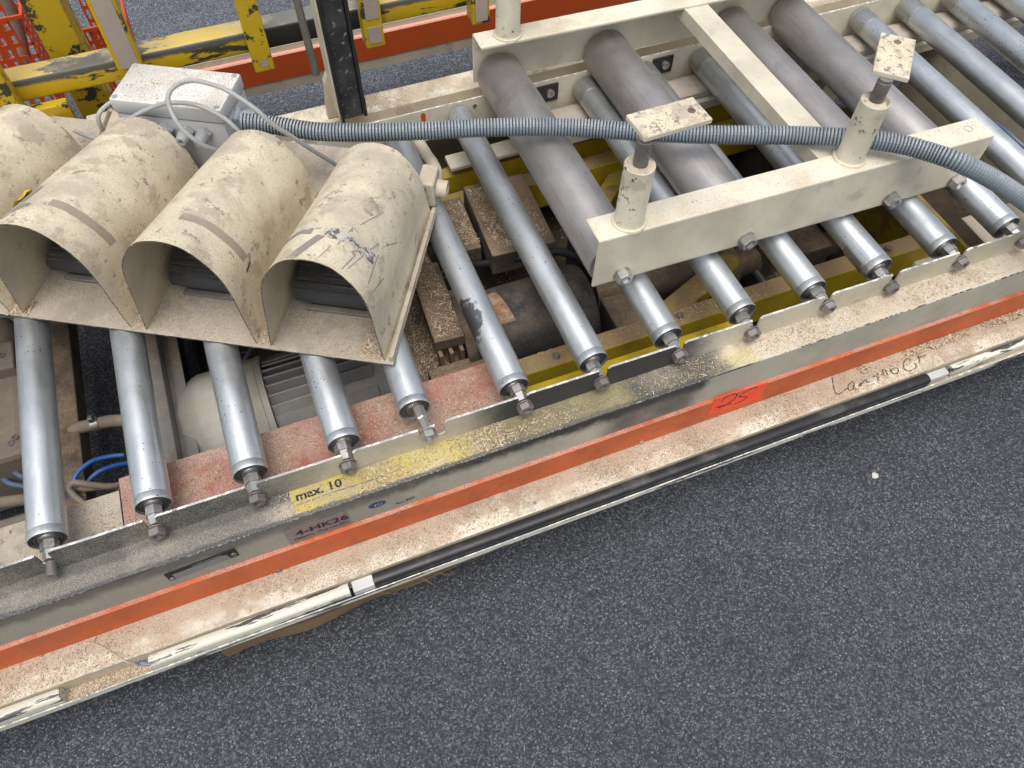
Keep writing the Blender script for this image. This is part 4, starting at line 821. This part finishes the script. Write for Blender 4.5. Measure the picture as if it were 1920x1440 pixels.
tag(tube_obj('thick_hose', CREAM1, .0115, 'tan', None, 12), 'thick tan hose behind the leftmost full roller, upper of two', 'hose')
tag(tube_obj('thick_hose', CREAM2, .0115, 'tan', None, 12), 'thick tan hose behind the leftmost full roller, lower of two', 'hose')
tag(tube_obj('blue_hose', BLUER, .006, 'blue_dull', None, 10), 'dull blue hose at the right edge between two rollers', 'hose')

# ------------------------------------------------------------------ guard rail with stop fingers
gr = tag(empty('guard_rail', (0, 0, 0)), 'worn yellow and black steel rail with hanging square fingers behind the conveyor', 'guard rail')
def gb(b): box(b, -.95, 1.5, 1.700, 1.757, .457, .507, .006, None, 3)
part('rail_beam', gr, ['yellow_beam', 'yellow_top'], gb, lambda f: 1 if f.normal.z > .75 else 0, True)
def finger(x0, x1, zb, zt, y0=1.655, y1=1.699, pads=(), hole=False):
    o = part('finger', gr, 'yellow', lambda b: box(b, x0, x1, y0, y1, zb, zt, .003))
    for (a, c) in pads:
        bm = bmesh.new(); box(bm, x0+.008, x1-.006, y0-.002, y0-.0003, a, c, .0006, seg=1); mesh_obj('foam_pad', bm, 'foam', o)
    if hole:
        bm = bmesh.new(); lathe(bm, ((x0+x1)/2+.002, y0-.0002, zb+.022), (0, -1, 0), [(0, .0095), (.0006, .0095), (.0006, .0085), (.0002, .0082), (.0002, 0)], 20); mesh_obj('drilled_hole', bm, 'foam', o)
    return o
finger(.034, .078, .435, .95, hole=True)
finger(.292, .337, .434, .95, pads=((.446, .486), (.505, .70)))
finger(.553, .597, .434, .95, pads=((.442, .70),))
finger(.865, .91, .434, .95)
finger(-.237, -.186, .508, .95, pads=((.512, .90),))
finger(-.500, -.448, .418, .95, hole=False)
part('angled_plate', gr, 'yellow', lambda b: box(b, -.62, -.365, 1.665, 1.69, .26, .456, .003))
part('lower_bracket', gr, ['yellow', 'yellow_dusty'], lambda b: box(b, -.43, -.335, 1.58, 1.66, .22, .40, .004), upf)
part('support_post', gr, 'yellow', lambda b: box(b, -.378, -.305, 1.80, 1.90, .0, 1.2, .004))
part('support_foot', gr, ['yellow', 'yellow_dusty'], lambda b: box(b, -.36, -.20, 1.76, 2.2, .02, .10, .004), upf)
part('tan_plate', gr, 'hosebeige', lambda b: box(b, -.345, -.245, 1.60, 1.68, .18, .41, .004))
bm = bmesh.new(); lathe(bm, (-.478, 1.6548, .452), (0, -1, 0), [(0, .014), (.010, .014), (.011, .011), (.011, 0)], 20); mesh_obj('plug', bm, 'foam', gr, smooth=True)
# red-orange plastic baskets
def basket(label, x0, x1, y0, y1, z0, z1, nx, nz):
    e = tag(empty('plastic_basket', (0, 0, 0)), label, 'basket', 'orange plastic baskets by the yellow post')
    def panel(P, U, V, nu, nv, nm):
        bm = bmesh.new(); P, U, V = Vector(P), Vector(U), Vector(V); N = U.cross(V).normalized()
        lu, lv = U.length, V.length; u, v = U/lu, V/lv
        def bar(a0, a1, b0, b1, th):
            prism(bm, [P+u*a0+v*b0-N*th/2, P+u*a1+v*b0-N*th/2, P+u*a1+v*b1-N*th/2, P+u*a0+v*b1-N*th/2], N*th)
        w = .0105
        for i in range(nu+1): c = lu*i/nu; bar(max(0, c-w/2), min(lu, c+w/2), 0, lv, .0030)
        for i in range(nv+1): c = lv*i/nv; bar(0, lu, max(0, c-w/2), min(lv, c+w/2), .0024)
        return mesh_obj(nm, bm, 'basket', e)
    w, d, h = x1-x0, y1-y0, z1-z0; ny = max(3, int(round(d/(w/nx)))); t = .03
    panel((x0+t, y0+t*.5, z0), (w-2*t, 0, 0), (0, -t*.5, h), nx, nz, 'front_panel')
    panel((x1-t, y0, z0), (0, d, 0), (t, 0, h), ny, nz, 'side_panel'); panel((x0+t, y0, z0), (0, d, 0), (-t, 0, h), ny, nz, 'side_panel')
    panel((x0+t, y1, z0), (w-2*t, 0, 0), (0, 0, h), nx, nz, 'back_panel')
    bm = bmesh.new(); box(bm, x0-.004, x1+.004, y0-.005, y0+.001, z1-.006, z1+.004, .001); box(bm, x1-.002, x1+.005, y0+.0015, y1, z1-.006, z1+.004, .001); box(bm, x0-.005, x0+.002, y0+.0015, y1, z1-.006, z1+.004, .001); mesh_obj('rim', bm, 'basket', e)
basket('orange perforated plastic basket left of the wide yellow post', -.72, -.432, 2.0, 2.24, .17, .478, 9, 9)
basket('small orange perforated plastic basket right of the wide yellow post', -.355, -.222, 2.0, 2.16, .10, .416, 4, 9)
bs = tag(tube_obj('grey_rope', [(-.50, 2.12, .60), (-.47, 2.10, .53), (-.47, 2.1, .42), (-.50, 2.1, .30)], .014, 'tan', None, 12), 'thick grey-brown hose hanging above the left basket', 'hose')
# black stop arm
arm = tag(empty('stop_arm', (.2, 1.43, .43)), 'upright black rubber-faced steel arm standing behind the grey conduit', 'stop arm'); arm.location = (0, 0, 0)
def rough_strip(b, x0, x1, y0, y1, z0, z1, n=26):
    for i in range(n):
        z = z0+(z1-z0)*i/n; zz = z0+(z1-z0)*(i+1)/n; e = R_.uniform(0, .0018)
        box(b, x0+R_.uniform(0, .0012), x1+e, y0-R_.uniform(0, .001), y1, z, zz-.0001)
part('rubber_facing', arm, 'matblack', lambda b: (box(b, .178, .222, 1.436, 1.446, .430, 1.02, .002)))
for q in ((.2225, .229, 1.430, .432), (.1735, .1775, 1.426, .405)): part('rubber_edge', arm, 'rubber', lambda b: rough_strip(b, q[0], q[1], q[2], 1.452, q[3], 1.02))
part('channel', arm, ['cream', 'matblack'], lambda b: (box(b, .1690, .1730, 1.432, 1.500, .440, 1.02, .001), box(b, .1735, .2245, 1.4465, 1.500, .440, 1.02, .001)))
part('rod', arm, 'steel', lambda b: lathe(b, (.150, 1.51, .50), (-.02, .05, 1), [(0, .008), (.60, .008)], 14), smooth=True)
part('foot_bracket', arm, 'hosebeige', lambda b: prism(b, [(.150, 1.47, .4155), (.176, 1.47, .4155), (.1685, 1.47, .52), (.158, 1.47, .50)], (0, .02, 0)))

# ------------------------------------------------------------------ second conveyor beyond
c2 = tag(empty('second_conveyor', (0, 0, 0)), 'edge of a second conveyor with a clean orange strip behind the yellow rail', 'conveyor')
part('orange_strip', c2, 'orange_clean', lambda b: prism_x(b, [(1.95, .204), (1.95, .274), (1.953, .277), (1.962, .277), (1.962, .204)], -.30, 3.2))
part('lower_web', c2, 'hosebeige', lambda b: box(b, -.30, 3.2, 1.952, 1.960, .174, .2035))
part('upper_web', c2, 'cream', lambda b: box(b, -.30, 3.2, 1.9625, 1.966, .174, .292))
part('top_flange', c2, 'cream_top', lambda b: box(b, -.30, 3.2, 1.966, 2.02, .286, .292, .001))
for x in (.80, 1.9, 2.9): part('leg', c2, 'cream', lambda b: box(b, x-.03, x+.03, 1.968, 2.01, 0, .285, .003))

# ------------------------------------------------------------------ wooden board under the near edge
def board(b):
    xs = [-.345+.51*k/90 for k in range(91)]; top = []; bot = []
    for k, x in enumerate(xs):
        y = .5255 + .002*math.sin(k*.13)+R_.uniform(-.0004, .0004) + (.004 if k == 0 else 0)+max(0, x+.2)*.04
        top.append((x, y+0, .108+R_.uniform(-.002, .002))); bot.append((x+R_.uniform(-.003, .003), y+.004*math.sin(k*.17)+R_.uniform(-.0006, .0006), .06))
    for i in range(90):
        v = [b.verts.new(p) for p in (top[i], top[i+1], (xs[i+1], .62, .118), (xs[i], .62, .118))]; b.faces.new(v)
        v = [b.verts.new(p) for p in (bot[i], bot[i+1], top[i+1], top[i])]; b.faces.new(v)
        v = [b.verts.new(p) for p in ((xs[i], .62, 0), (xs[i+1], .62, 0), bot[i+1], bot[i])]; b.faces.new(v)
    for i, xx in ((0, xs[0]), (90, xs[90])):
        v = [b.verts.new(p) for p in (top[i], (xx, .62, .118), (xx, .62, 0), bot[i])]; b.faces.new(v)
    box(b, -.345, .165, .6205, .66, .0, .118)
    bmesh.ops.recalc_face_normals(b, faces=b.faces)
bm = bmesh.new(); board(bm)
wd = tag(mesh_obj('wooden_beam', bm, 'wood'), 'splintered brown wooden beam carrying the conveyor, peeking out under its near edge', 'beam')
bm = bmesh.new()
for (p, q, w) in (((.03, .530, .095), (.055, .510, .07), .0022), ((.05, .530, .10), (.095, .513, .085), .0016), ((-.05, .529, .095), (-.01, .514, .085), .0014)):
    p, q = Vector(p), Vector(q); n = Vector((0, 0, 1)).cross(q-p).normalized()*w
    prism(bm, [p-n, p+n, q], (0, 0, .0015))
mesh_obj('splinter', bm, 'wood', wd)
wd2 = wd.copy(); C.objects.link(wd2); wd2.location = (1.55, .02, 0); wd2['label'] = 'wooden beam carrying the conveyor further right, mostly hidden under the duct'

# ------------------------------------------------------------------ loose bits: shavings, stones
def chips(name, label, areas, seed):
    rr = random.Random(seed); vs = []; fs = []
    for (n, fn, size) in areas:
        for _ in range(n):
            p = fn(rr)
            if p is None: continue
            L = size*rr.uniform(.5, 1.6)*(2.6 if rr.random() < .12 else 1); w = size*rr.uniform(.18, .5); a = rr.uniform(0, PI); ti = rr.uniform(-.35, .35)
            dx, dy = math.cos(a), math.sin(a); x, y, z = p; k = len(vs); z += abs(math.sin(ti))*L*.5+.0004
            dz = math.sin(ti)*L/2
            vs += [(x-dx*L/2-dy*w/2, y-dy*L/2+dx*w/2, z-dz), (x-dx*L/2+dy*w/2, y-dy*L/2-dx*w/2, z-dz), (x+dy*w/2, y-dx*w/2, z+w*.35), (x-dy*w/2, y+dx*w/2, z+w*.35),
                   (x+dx*L/2+dy*w/2, y+dy*L/2-dx*w/2, z+dz), (x+dx*L/2-dy*w/2, y+dy*L/2+dx*w/2, z+dz)]
            fs += [(k, k+1, k+2, k+3), (k+3, k+2, k+4, k+5)]
    me = bpy.data.meshes.new(name); me.from_pydata(vs, [], fs); me.materials.append(M['chips'])
    return tag(link(bpy.data.objects.new(name, me)), label, 'sawdust', None, 'stuff')
from mathutils import noise as mn
def rect(x0, x1, y0, y1, z, th=0., fr=7., sx=1.):
    def f(r):
        x, y = r.uniform(x0, x1), r.uniform(y0, y1)
        if mn.noise(Vector((x*fr, y*fr*sx, z*9))) + r.uniform(-.25, .25) < th: return None
        return (x, y, z)
    return f
chips('sawdust', 'pale wood shavings scattered on the near rail shelf', [
    (3000, rect(-.16, 1.6, .594, .638, .3765, .05, 5), .0026), (1500, rect(-.02, .24, .594, .638, .3770, -.1, 9), .0032), (500, rect(.24, .50, .596, .620, .3770, .1, 9), .0030)], 1)
chips('sawdust', 'brown sawdust strewn along the cream cable tray', [
    (15000, rect(-.85, 1.6, .5285, .5795, .2245, .0, 7, 2), .0021), (2600, rect(.99, 1.4, .563, .5805, .2250, -.1, 9), .0036), (2500, rect(-.565, -.43, .503, .5225, .1905, -.4, 6), .0022)], 2)
chips('sawdust', 'wood shavings on the red plate inside the near rail', [
    (3800, rect(-.395, .26, .650, .785, .3386, .0, 9), .0026), (1500, rect(-.85, -.402, .650, .765, .3366, -.1, 9), .0028)], 3)
chips('sawdust', 'thick sawdust on the blocks and beams below the rollers', [
    (2600, rect(.402, .522, 1.09, 1.285, .2862, -.15, 9), .0034), (1000, rect(.325, .38, 1.145, 1.28, .2632, -.2, 9), .0034), (1700, rect(.205, .258, .905, 1.095, .2932, -.2, 9), .0034),
    (3500, rect(.140, .272, .872, 1.28, .2062, -.15, 9), .0038), (1400, rect(.30, 1.33, .793, .83, .2512, .0, 6), .003), (1500, rect(.31, 1.3, 1.303, 1.34, .2362, .0, 6), .003),
    (900, rect(-.1, .09, .838, .872, .1912, -.2, 6), .003), (3000, rect(-.25, 1.35, .85, 1.36, .0372, -.1, 6), .004)], 4)
def onbase(x0, x1, y0, y1, th, z=.0005):
    def f(r):
        u, v = r.uniform(x0, x1), r.uniform(y0, y1)
        if mn.noise(Vector((u*12, v*12, 3))) + r.uniform(-.25, .25) < th: return None
        p = HM @ Vector((u, v, z)); return tuple(p)
    return f
chips('sawdust', 'sawdust drifted into the hood openings on the pedal base plate', [
    (1500, onbase(-.055, -.018, .0, .12, -.3), .0036), (900, onbase(-.9, -.02, .0, .08, .15), .0024), (500, onbase(-.70, -.66, -.004, .03, -.3), .0035), (300, onbase(-.24, -.21, .0, .04, -.3), .003), (300, onbase(-.47, -.44, .0, .05, -.3), .003)], 5)
tw = tag(tube_obj('twig', TWIG, .0011, 'hosebeige', None, 5), 'thin curved fibre lying across the cable tray edge at the lower left', 'fibre')
def stone(loc, r, label):
    bm = bmesh.new(); bmesh.ops.create_icosphere(bm, subdivisions=2, radius=r)
    for v in bm.verts: v.co *= R_.uniform(.75, 1.2); v.co.z *= .6
    o = mesh_obj('pebble', bm, 'stone', None, smooth=True); o.location = (loc[0], loc[1], r*.4); return tag(o, label, 'pebble')
stone((1.024, .423), .0075, 'white pebble lying alone on the asphalt right of the duct')
stone((.32, .06), .0035, 'tiny pale pebble on the asphalt in the lower middle')
